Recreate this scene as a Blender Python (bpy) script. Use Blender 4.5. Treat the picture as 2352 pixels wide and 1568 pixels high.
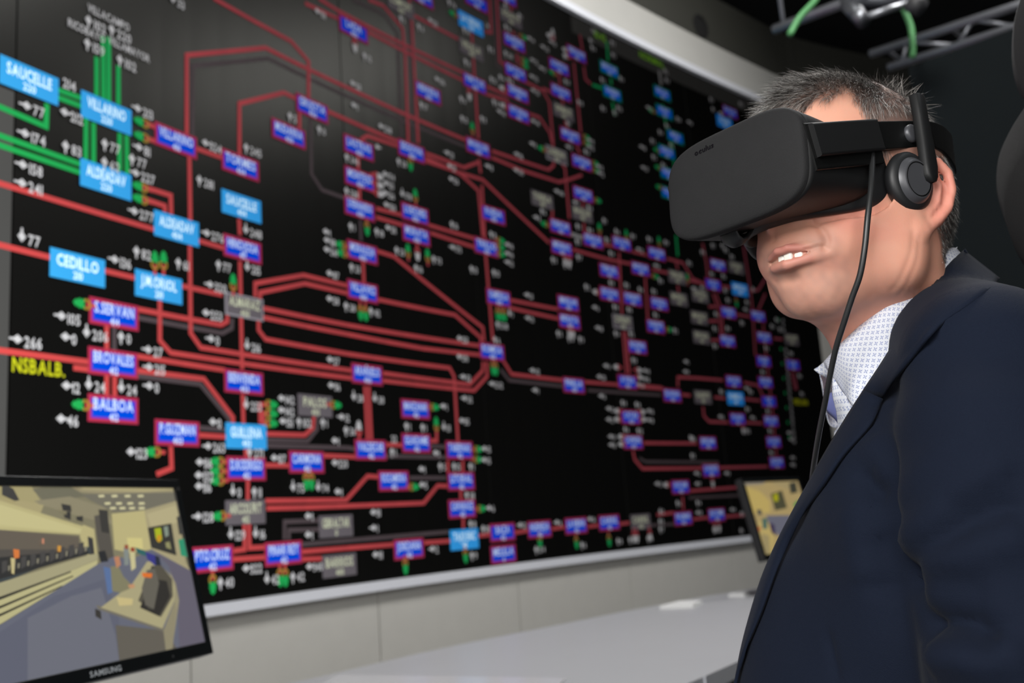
import bpy, math, random
import numpy as np
from mathutils import Vector, Matrix
from mathutils.bvhtree import BVHTree
for o in list(bpy.data.objects): bpy.data.objects.remove(o)
S = bpy.context.scene; COL = S.collection
rnd = random.Random(7); nrng = np.random.default_rng(11)

# ------------------------------------------------------------------ camera
FPX = 2229.5
PITCH, ROLL = math.radians(10.547), math.radians(-4.191)
CAMZ = 1.10
CF = np.array([0, math.cos(PITCH), math.sin(PITCH)]); _R = np.array([1.0, 0, 0]); _U = np.cross(_R, CF)
CR = math.cos(ROLL)*_R + math.sin(ROLL)*_U; CU = -math.sin(ROLL)*_R + math.cos(ROLL)*_U
CAM = np.array([0, 0, CAMZ])
cam = bpy.data.cameras.new('camera'); co = bpy.data.objects.new('camera', cam); COL.objects.link(co)
m = Matrix.Identity(4)
for i in range(3):
    m[i][0] = CR[i]; m[i][1] = CU[i]; m[i][2] = -CF[i]; m[i][3] = CAM[i]
co.matrix_world = m
cam.sensor_width = 36; cam.lens = 36*FPX/2352; cam.clip_start = .02; cam.clip_end = 60
cam.dof.use_dof = True; cam.dof.focus_distance = .80; cam.dof.aperture_fstop = 6.4
S.camera = co
# ------------------------------------------------------------------ world, view, big lights
w = bpy.data.worlds.new('world'); S.world = w; w.use_nodes = True
w.node_tree.nodes['Background'].inputs[0].default_value = (.55, .6, .7, 1)
w.node_tree.nodes['Background'].inputs[1].default_value = .035
S.view_settings.view_transform = 'Standard'; S.view_settings.look = 'None'
S.view_settings.exposure = 0; S.view_settings.gamma = 1; S.view_settings.use_curve_mapping = False

def area(name, loc, target, size, power, color=(1, 1, 1), sy=None):
    l = bpy.data.lights.new(name, 'AREA'); l.energy = power; l.color = color; l.size = size
    if sy: l.shape = 'RECTANGLE'; l.size_y = sy
    o = bpy.data.objects.new(name, l); COL.objects.link(o); o.location = loc
    o.rotation_euler = (Vector(target)-Vector(loc)).to_track_quat('-Z', 'Y').to_euler()
    return o
# flash light bounced off the wall and ceiling on the left, an added soft fill and wall light, and unseen ceiling lights
area('bounced_flash', (-1.2, -1.2, 2.15), (.3, 1.2, 1.2), 1.4, 90, (1, .985, .96))
area('added_wall_light', (1.1, 2.5, 4.6), (-.8, 3.5, .9), 1.2, 118, (1, .99, .97), .8)  # added out of view to brighten the wall, stands for no fitting
area('room_fill', (.3, -1.8, 1.5), (.3, 1, 1.2), 1.8, 32, (1, .98, .95))
area('unseen_ceiling_light', (2.7, 4.3, 4.6), (-.8, 3.4, 2.4), .7, 40, (1, .98, .95), .7)
area('unseen_ceiling_light', (2.3, .6, 3.9), (.5, 1.0, 1.2), .6, 9, (.93, .97, 1), .6)  # added unseen light from above onto the figure

# ------------------------------------------------------------------ helpers
def tag(o, label=None, cat=None, group=None, kind=None):
    if label: o['label'] = label
    if cat: o['category'] = cat
    if group: o['group'] = group
    if kind: o['kind'] = kind
    return o
def empty(name, loc=(0, 0, 0)):
    o = bpy.data.objects.new(name, None); COL.objects.link(o); o.location = loc; o.empty_display_size = .05
    return o
def link(name, me, mats, parent=None, smooth=False):
    if not isinstance(mats, (list, tuple)): mats = [mats]
    for x in mats: me.materials.append(x)
    if smooth: me.polygons.foreach_set('use_smooth', [True]*len(me.polygons))
    o = bpy.data.objects.new(name, me); COL.objects.link(o)
    if parent:
        o.parent = parent; o.matrix_parent_inverse = Matrix.Translation(-parent.location)
    return o
class MB:
    def __init__(s): s.v = []; s.f = []; s.m = []
    def add(s, vs, fs, mi=0):
        b = len(s.v); s.v += [tuple(map(float, p)) for p in vs]
        for f in fs: s.f.append(tuple(b+i for i in f)); s.m.append(mi)
    def box(s, c, d, ax=None, mi=0):
        c = np.array(c, float); ax = np.eye(3) if ax is None else np.array(ax)
        vs = [c+sum(ax[i]*d[i]*.5*t[i] for i in range(3)) for t in [(-1,-1,-1),(1,-1,-1),(1,1,-1),(-1,1,-1),(-1,-1,1),(1,-1,1),(1,1,1),(-1,1,1)]]
        s.add(vs, [(0,3,2,1),(4,5,6,7),(0,1,5,4),(1,2,6,5),(2,3,7,6),(3,0,4,7)], mi)
    def tube(s, pts, r, n=10, mi=0, cap=True, flat=None):
        pts = [np.array(p, float) for p in pts]; k = len(pts)
        rs = r if hasattr(r, '__len__') else [r]*k
        up = np.array([0, 0, 1.0]); prev = None; b = len(s.v); vs = []
        for i, p in enumerate(pts):
            t = pts[min(i+1, k-1)]-pts[max(i-1, 0)]; t = t/(np.linalg.norm(t)+1e-12)
            if prev is None:
                a = np.cross(t, up)
                if np.linalg.norm(a) < 1e-3: a = np.cross(t, [1, 0, 0])
            else: a = prev-t*(prev@t)
            a = a/np.linalg.norm(a); prev = a; c = np.cross(t, a)
            for j in range(n):
                th = 2*math.pi*j/n; vs.append(p+rs[i]*(math.cos(th)*a+math.sin(th)*c*(flat or 1)))
        fs = [(i*n+j, i*n+(j+1) % n, (i+1)*n+(j+1) % n, (i+1)*n+j) for i in range(k-1) for j in range(n)]
        if cap: fs += [tuple(range(n))[::-1], tuple((k-1)*n+j for j in range(n))]
        s.add(vs, fs, mi)
    def grid(s, P, mi=0, wrap=False):
        h, w_ = len(P), len(P[0]); vs = [p for r in P for p in r]
        s.add(vs, [(i*w_+j, i*w_+(j+1) % w_, (i+1)*w_+(j+1) % w_, (i+1)*w_+j) for i in range(h-1) for j in range(w_ if wrap else w_-1)], mi)
    def mesh(s, name):
        me = bpy.data.meshes.new(name); me.from_pydata(s.v, [], s.f); me.polygons.foreach_set('material_index', s.m); me.update()
        return me
    def build(s, name, mats, parent=None, smooth=False, bevel=0, solid=0, sub=0):
        o = link(name, s.mesh(name), mats, parent, smooth)
        if solid: q = o.modifiers.new('t', 'SOLIDIFY'); q.thickness = solid; q.offset = 0
        if bevel: q = o.modifiers.new('b', 'BEVEL'); q.width = bevel; q.segments = 3; q.limit_method = 'ANGLE'
        if sub: q = o.modifiers.new('s', 'SUBSURF'); q.levels = sub; q.render_levels = sub
        return o
def npmesh(name, V, Fq):
    me = bpy.data.meshes.new(name); me.vertices.add(len(V)); me.vertices.foreach_set('co', np.asarray(V, np.float32).ravel())
    Fq = np.asarray(Fq, np.int32); n, k = Fq.shape
    me.loops.add(n*k); me.loops.foreach_set('vertex_index', Fq.ravel()); me.polygons.add(n)
    me.polygons.foreach_set('loop_start', np.arange(0, n*k, k, dtype=np.int32)); me.polygons.foreach_set('loop_total', np.full(n, k, np.int32))
    me.update(calc_edges=True); me.validate(); return me
def ray(px, py):
    return CF+(px-1176)/FPX*CR-(py-784)/FPX*CU
def atY(px, py, Y):
    d = ray(px, py); return CAM+d*(Y/d[1])
def atZ(px, py, z):
    d = ray(px, py); return CAM+d*((z-CAMZ)/d[2])
def catmull(pts, n=8):
    P = [np.array(p, float) for p in pts]; P = [2*P[0]-P[1]]+P+[2*P[-1]-P[-2]]; out = []
    for i in range(1, len(P)-2):
        for k in range(n):
            t = k/n; a, b, c, d = P[i-1:i+3]
            out.append(.5*((2*b)+(c-a)*t+(2*a-5*b+4*c-d)*t*t+(-a+3*b-3*c+d)*t**3))
    out.append(P[-2]); return out

def srgb(r, g, b):
    f = lambda c: (c/255/12.92 if c/255 <= .04045 else ((c/255+.055)/1.055)**2.4)
    return (f(r), f(g), f(b))
def mat(name, col, rough=.5, metal=0, noise=0, nscale=30, bump=0, bscale=200, spec=.5, sheen=0, sss=0, coat=0, aniso=None):
    mt = bpy.data.materials.new(name); mt.use_nodes = True; nt = mt.node_tree; b = nt.nodes['Principled BSDF']
    b.inputs['Base Color'].default_value = (*col, 1); b.inputs['Roughness'].default_value = rough; b.inputs['Metallic'].default_value = metal
    b.inputs['Specular IOR Level'].default_value = spec
    if sheen: b.inputs['Sheen Weight'].default_value = sheen; b.inputs['Sheen Roughness'].default_value = .4
    if coat: b.inputs['Coat Weight'].default_value = coat
    tc = nt.nodes.new('ShaderNodeTexCoord')
    if noise:
        n = nt.nodes.new('ShaderNodeTexNoise'); n.inputs['Scale'].default_value = nscale; n.inputs['Detail'].default_value = 6
        nt.links.new(tc.outputs['Object'], n.inputs['Vector'])
        mx = nt.nodes.new('ShaderNodeMix'); mx.data_type = 'RGBA'
        mx.inputs['A'].default_value = (*[c*(1-noise) for c in col], 1); mx.inputs['B'].default_value = (*[min(1, c*(1+noise)) for c in col], 1)
        nt.links.new(n.outputs['Fac'], mx.inputs['Factor']); nt.links.new(mx.outputs['Result'], b.inputs['Base Color'])
    if bump:
        n2 = nt.nodes.new('ShaderNodeTexNoise'); n2.inputs['Scale'].default_value = bscale; n2.inputs['Detail'].default_value = 3
        nt.links.new(tc.outputs['Object'], n2.inputs['Vector'])
        bp = nt.nodes.new('ShaderNodeBump'); bp.inputs['Strength'].default_value = bump; bp.inputs['Distance'].default_value = .002
        nt.links.new(n2.outputs['Fac'], bp.inputs['Height']); nt.links.new(bp.outputs['Normal'], b.inputs['Normal'])
    return mt
def emis(name, col, strength=1):
    mt = bpy.data.materials.new(name); mt.use_nodes = True; b = mt.node_tree.nodes['Principled BSDF']
    b.inputs['Base Color'].default_value = (.01, .01, .01, 1); b.inputs['Roughness'].default_value = .35
    b.inputs['Emission Color'].default_value = (*col, 1); b.inputs['Emission Strength'].default_value = strength
    return mt
# added tinted coat of low refraction: dims the glowing picture at oblique view angles
TINT = (.02, .045, .09)
def wallmat(name, col255, gain=1.0, base=.004):
    TINT = (.03, .045, .09)
    if any(k in name for k in ('red', 'amber')): TINT = (.02, .045, .09)
    if any(k in name for k in ('text', 'grey', 'light', 'black')): TINT = (.047, .045, .045)
    c = srgb(*col255); mt = bpy.data.materials.new(name); mt.use_nodes = True; b = mt.node_tree.nodes['Principled BSDF']
    b.inputs['Base Color'].default_value = (base, base, base, 1); b.inputs['Roughness'].default_value = .42
    b.inputs['Coat Weight'].default_value = 1; b.inputs['Coat IOR'].default_value = 1.02; b.inputs['Coat Roughness'].default_value = .35
    b.inputs['Coat Tint'].default_value = (*TINT, 1); b.inputs['Specular IOR Level'].default_value = .5
    if base > .01:
        nt = mt.node_tree; g = nt.nodes.new('ShaderNodeBsdfGlossy'); g.inputs['Color'].default_value = (.009, .009, .0085, 1); g.inputs['Roughness'].default_value = .30
        ad = nt.nodes.new('ShaderNodeAddShader'); nt.links.new(b.outputs[0], ad.inputs[0]); nt.links.new(g.outputs[0], ad.inputs[1]); nt.links.new(ad.outputs[0], nt.nodes['Material Output'].inputs[0])
    b.inputs['Emission Color'].default_value = (*[x/(t**1.19)*gain/20 for x, t in zip(c, TINT)], 1); b.inputs['Emission Strength'].default_value = 20
    return mt

# ------------------------------------------------------------------ the curved wall: plan, arc length
PK = [3.22816865, .61559777, .14157447, .06067166, .04196906]
def planD(phi):
    dg = math.degrees(phi)
    if dg > 18.2:
        xs = [18.2, 20.99, 22.83, 24.2, 26]; ds = [7.272, 7.71, 8.0, 8.2, 8.4]
        return float(np.interp(dg, xs, ds))
    t = max(phi, math.radians(-32))/.5
    return .18*math.exp(sum(PK[i]*t**i for i in range(5)))
PH = np.radians(np.linspace(-46, 25.5, 716))
PXY = np.array([(planD(p)*math.sin(p), planD(p)*math.cos(p)) for p in PH])
PXY[:141] = PXY[140]+np.outer(np.linspace(-1.6, 0, 141), (PXY[146]-PXY[140])/np.linalg.norm(PXY[146]-PXY[140]))
for _ in range(30): PXY[1:-1] = .25*PXY[:-2]+.5*PXY[1:-1]+.25*PXY[2:]
PS = np.concatenate([[0], np.cumsum(np.linalg.norm(np.diff(PXY, axis=0), axis=1))])
PHI_OF = np.arctan2(PXY[:, 0], PXY[:, 1])
def s_of_phi(phi): return float(np.interp(phi, PHI_OF, PS))
def W(s, z, off=0):
    x = np.interp(s, PS, PXY[:, 0]); y = np.interp(s, PS, PXY[:, 1]); e = .05
    tx = np.interp(s+e, PS, PXY[:, 0])-np.interp(s-e, PS, PXY[:, 0]); ty = np.interp(s+e, PS, PXY[:, 1])-np.interp(s-e, PS, PXY[:, 1])
    L = math.hypot(tx, ty); return np.array([x+ty/L*off, y-tx/L*off, z])
def wsz(px, py):
    d = ray(px, py); phi = math.atan2(d[0], d[1]); s = s_of_phi(phi)
    x = np.interp(s, PS, PXY[:, 0]); y = np.interp(s, PS, PXY[:, 1]); return s, CAMZ+math.hypot(x, y)*d[2]/math.hypot(d[0], d[1])
ZB, ZT = CAMZ-.18, CAMZ+2.815
S0, S1 = s_of_phi(math.radians(-27.88)), s_of_phi(math.radians(17.8))
SMIN, SMAX = .02, PS[-1]-.02
def wband(mb, s0, s1, z0, z1, off, mi=0, step=.12, thick=0):
    n = max(1, int((s1-s0)/step)); ss = np.linspace(s0, s1, n+1)
    lo = [W(s, z0, off) for s in ss]; hi = [W(s, z1, off) for s in ss]
    mb.grid([lo, hi], mi)
    if thick:
        lo2 = [W(s, z0, off-thick) for s in ss]; hi2 = [W(s, z1, off-thick) for s in ss]
        mb.grid([lo2, lo], mi); mb.grid([hi, hi2], mi)
        mb.add([lo[0], lo2[0], hi2[0], hi[0]], [(0, 1, 2, 3)], mi); mb.add([lo[-1], lo2[-1], hi2[-1], hi[-1]], [(3, 2, 1, 0)], mi)

M_white = mat('white_trim', srgb(225, 227, 235), .35)
M_panel = mat('grey_wall_panel', srgb(196, 194, 188), .6, noise=.04, nscale=12, bump=.15, bscale=300)
M_fascia = mat('pale_fascia', srgb(196, 195, 190), .55, noise=.03, nscale=9)
M_dark = mat('dark_upper_wall', srgb(60, 60, 54), .7, noise=.08, nscale=6)
M_black = mat('black_ceiling', srgb(18, 19, 19), .9)
M_part = mat('slate_partition', srgb(21, 26, 28), .8, spec=.1, noise=.05, nscale=9)
M_floor = mat('dark_carpet', srgb(70, 74, 84), .95, noise=.25, nscale=160, bump=.4, bscale=400)
M_alu = mat('truss_aluminium', srgb(150, 152, 158), .38, .75)
M_seam = mat('seam_shadow_gap', srgb(60, 60, 58), .9)

# room shell
b = MB(); b.box((0, 2.5, -.03), (16, 15, .06)); tag(b.build('floor', M_floor), kind='structure')
b = MB(); b.box((0, 2.5, 4.93), (16, 15, .06)); tag(b.build('ceiling', M_black), kind='structure')
ZF0, ZF1, ZD1 = ZT+.045, CAMZ+3.115, CAMZ+3.52
b = MB(); wband(b, SMIN, SMAX, ZF1, ZD1, -.02, thick=.12); wband(b, SMIN, SMAX, ZD1, 4.90, -.5, thick=.05)
hs, hz = wsz(1614, 58); c = [W(hs+.085*math.cos(t), hz+.085*math.sin(t), -.018) for t in np.linspace(0, 2*math.pi, 25)[:-1]]
tag(b.build('wall_upper', M_dark), kind='structure')
b = MB(); ring2 = [W(hs+.085*math.cos(t), hz+.085*math.sin(t), -.012) for t in np.linspace(0, 2*math.pi, 25)[:-1]]
ring3 = [W(hs+.066*math.cos(t), hz+.066*math.sin(t), -.008) for t in np.linspace(0, 2*math.pi, 25)[:-1]]
ring4 = [W(hs+.066*math.cos(t), hz+.066*math.sin(t), -.016) for t in np.linspace(0, 2*math.pi, 25)[:-1]]
b.grid([c, ring2, ring3, ring4], 0, wrap=True); b.add(ring4, [tuple(range(24))])
sp = b.build('wall_speaker', mat('speaker_black', srgb(22, 22, 22), .8)); tag(sp, 'round black speaker let into the dark wall band above the video wall', 'speaker')
b = MB(); wband(b, SMIN, SMAX, ZF0, ZF1, .0, thick=.14)
tag(b.build('trim_1', M_fascia), kind='structure')
b = MB(); wband(b, SMIN, S1+.03, ZT, ZF0, .03, thick=.17); tag(b.build('trim_2', M_white, bevel=.004), kind='structure')
b = MB(); wband(b, SMIN, S1+.03, CAMZ-.214, ZB, .03, thick=.17); tag(b.build('trim_3', M_white, bevel=.004), kind='structure')
# lower wall: panels with narrow gaps
b = MB(); wband(b, SMIN, SMAX, 0, CAMZ-.214, -.03, mi=1)
seams = [s_of_phi(math.radians(a)) for a in (-8.66, -.68, 5.75, 11.6, 17.0)]; sl = seams[1]-seams[0]
ed = sorted([seams[0]-sl*k for k in range(1, 5) if seams[0]-sl*k > SMIN]+seams+[seams[-1]+sl*k for k in range(1, 3) if seams[-1]+sl*k < SMAX]); ed = [SMIN]+ed+[SMAX]
for a, c_ in zip(ed[:-1], ed[1:]):
    if c_-a > .05: wband(b, a+.003, c_-.003, 0, CAMZ-.214, 0, 0, thick=.03)
tag(b.build('wall_front', [M_panel, M_seam]), kind='structure')
b = MB(); wband(b, S1+.0, SMAX, CAMZ-.214, ZF0, .0, thick=.14); tag(b.build('wall_right', M_panel), kind='structure')
b = MB(); b.box((-3.6, -1.6, 2.45), (.1, 7.0, 4.9)); tag(b.build('wall_left', M_panel), kind='structure')
b = MB(); b.box((.2, -5.0, 2.45), (7.7, .1, 4.9)); tag(b.build('wall_back', M_panel), kind='structure')

# ------------------------------------------------------------------ the schematic on the video wall
VW = empty('video_wall', W(.5*(S0+S1), ZB, 0)); tag(VW, 'huge curved black video wall showing a red and green power grid diagram', 'video wall')
M_scr = wallmat('screen_black', (20, 20, 19), 1, .018); M_scr2 = wallmat('screen_grey_strip', (92, 92, 90), 1.0, .02); M_hdr = wallmat('screen_header_grey', (66, 66, 64), 1.6, .018)
cuts = [SMIN, S0, s_of_phi(math.radians(-9.48)), s_of_phi(math.radians(-1.9)), s_of_phi(math.radians(5.95)), s_of_phi(math.radians(11.8)), S1]
for i, (a, c_) in enumerate(zip(cuts[:-1], cuts[1:])):
    b = MB(); g = .0025
    if i == 0:
        zs = wsz(36, 212)[1]; wband(b, a, c_-g, ZB, zs, 0, 1, thick=.08); wband(b, a, c_-g, zs, ZT, 0, 0, thick=.08)
    else: wband(b, a+g, c_-g, ZB, ZT, 0, 0, thick=.08)
    pn = b.build('screen_panel', [M_scr, M_scr2], VW)
b = MB(); wband(b, SMIN, S1, ZB, ZT, -.07); b.build('mounting_frame', M_seam, VW)

LC = {'R': wallmat('line_red', (244, 88, 84), 1.12), 'K': wallmat('line_dim_grey', (104, 92, 96)), 'G': wallmat('line_green', (46, 196, 94), 1.15), 'W': wallmat('line_light_grey', (170, 170, 170), 1.3)}
LW = {'R': .0165, 'K': .0155, 'G': .0165, 'W': .021}; LO = {'K': .001, 'G': .0016, 'R': .0022, 'W': .0026}
LINES = '''R 489,-4 668,95 708,141 708,224
R 428,310 428,127 609,110 800,203 1070,322
K 442,312 442,151 616,134 800,222 1070,337
R 549,358 549,238 651,213 678,226
R 687,258 687,303
K 713,272 715,399 739,436 792,455
R 752,256 917,327
R 449,341 510,363
R 334,282 356,293
R 334,317 356,325
G 236,83 237,227
G 249,86 249,237
G 221,131 221,220
G 271,151 271,240
G 197,272 196,367
G 214,282 214,373
G 274,306 274,392
G 290,311 291,403
G 133,207 186,226
G 133,224 186,244
G -60,228 0,246 105,291 107,238
G -60,292 0,312 183,377
G -60,314 0,334 183,396
R -60,405 0,422 353,527
R 327,429 391,449 392,492
R 327,456 377,473 378,487
R 434,361 436,506
R 435,565 437,765 460,798 800,850 812,851
R 366,689 366,782 391,810 812,869
R 456,553 513,570
R 548,503 550,540
R 550,600 555,848
R 556,906 558,972
R 563,1030 564,1052
R 568,1102 568,1150
R -60,548 0,563 113,591
R 240,622 308,638
R 418,657 510,677
R 315,710 506,746 521,738 521,724
K 315,729 510,765 532,753 533,731
R 244,748 244,805
K 262,751 262,806
R 244,860 244,908
R 262,863 262,910
R -60,797 0,805 207,832
R 167,844 207,849
R 315,818 517,850
R 315,851 467,870 534,958 534,973
K 315,863 460,882 525,961 525,975
R 200,700 210,702
R 456,999 517,1003
K 456,982 517,987
R 391,1025 393,1075 358,1089
R 611,996 699,999 718,982 720,955
K 611,1010 706,1013 728,985 729,955
K 611,1023 800,1028 815,1031
R 597,972 596,929 616,929
R 604,972 604,949 616,949
R 604,972 616,972
R 585,682 585,651 696,632 800,657
R 596,686 596,672 699,651 800,674
R 604,708 800,747 1100,794
R 604,729 800,768 970,800 1103,815
R 593,737 593,758 609,779 800,813 1032,845 1042,864 1051,1014
R 879,857 1078,883 1108,851 1109,831
R 879,874 1088,897 1118,864 1117,831
R 837,887 843,1009
R 846,887 852,1009
R 1155,828 1174,859 1292,873
R 1342,877 1415,883 1525,893
K 1149,848 1169,873 1295,887
K 1350,896 1518,907
R 1131,783 1115,589 1106,425
R 1111,783 1108,752 904,589 863,576
R 1104,785 1103,775 1044,723 868,688
R 977,352 1065,385 1100,372
R 977,362 1057,400 1098,438 1108,543
R 977,370 1065,400 1108,413 1261,558
R 1129,347 1259,390 1271,380 1269,320 1261,235 1246,209 1208,189
R 1245,203 1266,212
R 1216,262 1239,270 1262,305 1268,330
R 1129,362 1201,392 1283,418 1305,413 1336,402
R 1118,199 1164,219
R 1118,217 1167,232
R 731,-3 776,25 1065,168
R 700,8 776,43
R 845,74 1065,186
R 845,0 879,13 924,66 930,128 937,327
K 810,0 881,33 912,77 922,316
R 939,-3 945,46 960,329
K 930,-3 937,46 951,329
R 828,321 843,312 917,337
R 822,360 822,395
R 825,428 825,465
K 827,505 829,553
R 833,601 835,650
R 863,479 922,494
R 863,499 924,517
R 984,517 1090,548
R 988,535 1090,568
R 1083,76 1098,319
R 1099,366 1103,398
R 1124,-3 1128,76 1113,72
R 1140,-3 1147,141 1159,151
K 1134,-3 1141,149 1155,158
R 1172,8 1174,29
R 1178,71 1179,80
R 1186,124 1188,145
R 950,36 1052,90
R 1331,80 1337,115
R 1340,153 1344,182 1356,193
G 1360,195 1383,203
R 1317,144 1333,304
R 1283,172 1286,195
R 1290,230 1293,245
R 1296,278 1303,298
R 1290,377 1297,386 1307,502
R 1322,337 1333,352
R 1338,466 1339,480
R 1340,512 1343,540
R 1268,482 1268,504
W 1309,537 1340,547
R 1382,560 1407,566
R 1452,578 1485,586
R 1532,594 1568,604 1590,640 1620,653
R 1315,573 1397,596 1448,606
R 1497,619 1534,627
R 1421,580 1428,722
R 1430,761 1438,858
R 1436,761 1445,858
R 1481,638 1487,732
R 1552,602 1556,619
R 1556,655 1558,672
G 1552,540 1556,588
R 1165,688 1281,710
R 1167,706 1283,732
R 1478,1017 1600,1018
R 1453,1035 1457,1055 1475,1076 1600,1075 1762,1071
K 1468,1052 1482,1060 1650,1061
R 1565,906 1585,908
R 1640,912 1665,915
R 1710,916 1745,920
R 1556,888 1556,866 1600,868 1660,873
R 1708,878 1740,885 1752,910
R 1614,934 1616,955 1628,968 1672,970
R 1714,970 1750,972
R 1465,885 1520,890
R 1613,559 1622,606 1625,636
R 1707,565 1720,647 1728,712 1734,816
R 1759,636 1741,666 1724,668
R 1757,674 1741,712
R 1636,674 1650,712 1655,768
R 1643,674 1657,712 1660,768
R 1627,704 1644,704
R 1627,737 1648,737
R 1632,781 1655,781
R 1690,722 1722,727
R 1657,657 1677,660
R 1776,777 1797,779
R 1580,643 1620,653
R 1752,745 1760,830 1772,930 1783,1050
R 1180,1223 1213,1218
R 1267,1214 1296,1210
R 1350,1209 1374,1206
R 1423,1203 1445,1200
R 1508,1182 1546,1177
K 1493,1206 1549,1203
R 1591,1192 1627,1188
R 1665,1186 1716,1182
R 1585,1127 1692,1119
R 1567,1140 1569,1170
K 1582,1143 1698,1137
R 1823,855 1830,895
R 1816,855 1826,895
R 609,1150 794,1148 843,1093 868,1095
R 611,1167 700,1165 972,1155 1004,1115 1027,1116
K 940,1097 1025,1097
K 886,1047 1024,1050
K 988,1024 1023,1026
R 886,1021 924,1022
R 742,1046 815,1049
R 988,1012 1002,1012 1002,990
R 609,1068 666,1069
R 1028,1058 1028,1085
R 1062,1058 1062,1085
R 1057,1126 1058,1148
R 1063,1190 1063,1213
R 560,1203 561,1261 535,1265
R 571,1203 572,1258 611,1256
R 535,1284 611,1279
R 691,1267 800,1258 905,1250
R 691,1284 738,1282
K 653,1239 653,1198 734,1195
K 663,1239 663,1217 734,1215
K 693,1250 1030,1221
R 973,1246 1033,1242
R 1098,1230 1126,1227
G 1393,95 1396,140
G 1402,180 1404,195
G 1406,235 1411,264
K 1513,160 1519,198
G 1521,240 1530,292 1545,340 1555,470
W 1513,162 1518,195'''
lb = {k: MB() for k in 'RKGW'}
def polyline(mb, pts, w_, off):
    # pts in (s,z): mitred ribbon, subdivided so that it follows the curved wall
    q = [pts[0]]
    for a, c_ in zip(pts[:-1], pts[1:]):
        L = math.hypot(c_[0]-a[0], c_[1]-a[1]); n = max(1, int(L/.15))
        q += [(a[0]+(c_[0]-a[0])*k/n, a[1]+(c_[1]-a[1])*k/n) for k in range(1, n+1)]
    lo = []; hi = []
    for i, p in enumerate(q):
        a = q[max(i-1, 0)]; c_ = q[min(i+1, len(q)-1)]
        d1 = np.array([p[0]-a[0], p[1]-a[1]]); d2 = np.array([c_[0]-p[0], c_[1]-p[1]])
        if i == 0: d1 = d2
        if i == len(q)-1: d2 = d1
        d1 = d1/(np.linalg.norm(d1)+1e-9); d2 = d2/(np.linalg.norm(d2)+1e-9)
        t = d1+d2; t = t/(np.linalg.norm(t)+1e-9); nn = np.array([-t[1], t[0]]); k = min(1.8, 1/max(.4, abs(t@d1)))
        lo.append(W(p[0]-nn[0]*w_/2*k, p[1]-nn[1]*w_/2*k, off)); hi.append(W(p[0]+nn[0]*w_/2*k, p[1]+nn[1]*w_/2*k, off))
    mb.grid([lo, hi], 0)
off_i = 0
for ln in LINES.split('\n'):
    k, *ps = ln.split(); off_i += 1
    polyline(lb[k], [wsz(*map(float, p.split(','))) for p in ps], LW[k], LO[k]+(off_i % 9)*.00005)
for k, nm in (('R', 'red_circuit_lines'), ('K', 'dim_circuit_lines'), ('G', 'green_circuit_lines'), ('W', 'light_circuit_lines')):
    lb[k].build(nm, LC[k], VW)

# glyphs, cut once from the built-in font
_gl = {}
def glyph(ch):
    if ch in _gl: return _gl[ch]
    if ch == ' ': _gl[ch] = ([], [], .28); return _gl[ch]
    cu = bpy.data.curves.new('g', 'FONT'); cu.body = ch; cu.resolution_u = 2; cu.offset = .022
    o = bpy.data.objects.new('g', cu); COL.objects.link(o); dg = bpy.context.evaluated_depsgraph_get(); e = o.evaluated_get(dg)
    me = e.to_mesh(); vs = [tuple(v.co[:2]) for v in me.vertices]; fs = [tuple(p.vertices) for p in me.polygons]; e.to_mesh_clear()
    bpy.data.objects.remove(o); bpy.data.curves.remove(cu)
    x0 = min(v[0] for v in vs); x1 = max(v[0] for v in vs); vs = [(v[0]-x0, v[1]) for v in vs]
    _gl[ch] = (vs, fs, x1-x0+.09); return _gl[ch]
def text(mb, st, place, h, xs=1.0, mi=0, align=.5):
    # cap height h; place(x, y) -> 3D
    k = h/.73; wd = sum(glyph(c_)[2] for c_ in st)*k*xs; x = -wd*align
    for c_ in st:
        vs, fs, a = glyph(c_)
        if vs: mb.add([place(x+v[0]*k*xs, v[1]*k-h/2) for v in vs], fs, mi)
        x += a*k*xs
    return wd
BM = dict(c=wallmat('node_cyan', (70, 190, 255), 1.25), b=wallmat('node_blue', (0, 78, 216), 1.5), r=wallmat('node_red_border', (222, 62, 92), 1.1), v=wallmat('node_violet_edge', (128, 70, 222), 1.1),
          g=wallmat('node_grey', (122, 116, 122), 1.2), w=wallmat('node_light_border', (168, 164, 172), 1.3), t=wallmat('node_green_border', (20, 130, 90), 1.5), d=wallmat('node_azure', (0, 108, 214), 1.7))
TM = [wallmat('text_white', (226, 226, 228), 1.25), wallmat('text_cream', (226, 232, 200), 1.4), wallmat('text_pale_blue', (200, 218, 250), 1.9), wallmat('text_yellow', (222, 226, 40), 1.2), wallmat('text_lime', (132, 200, 40), 1.8), wallmat('text_ice', (212, 242, 255), 2.2)]
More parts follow.
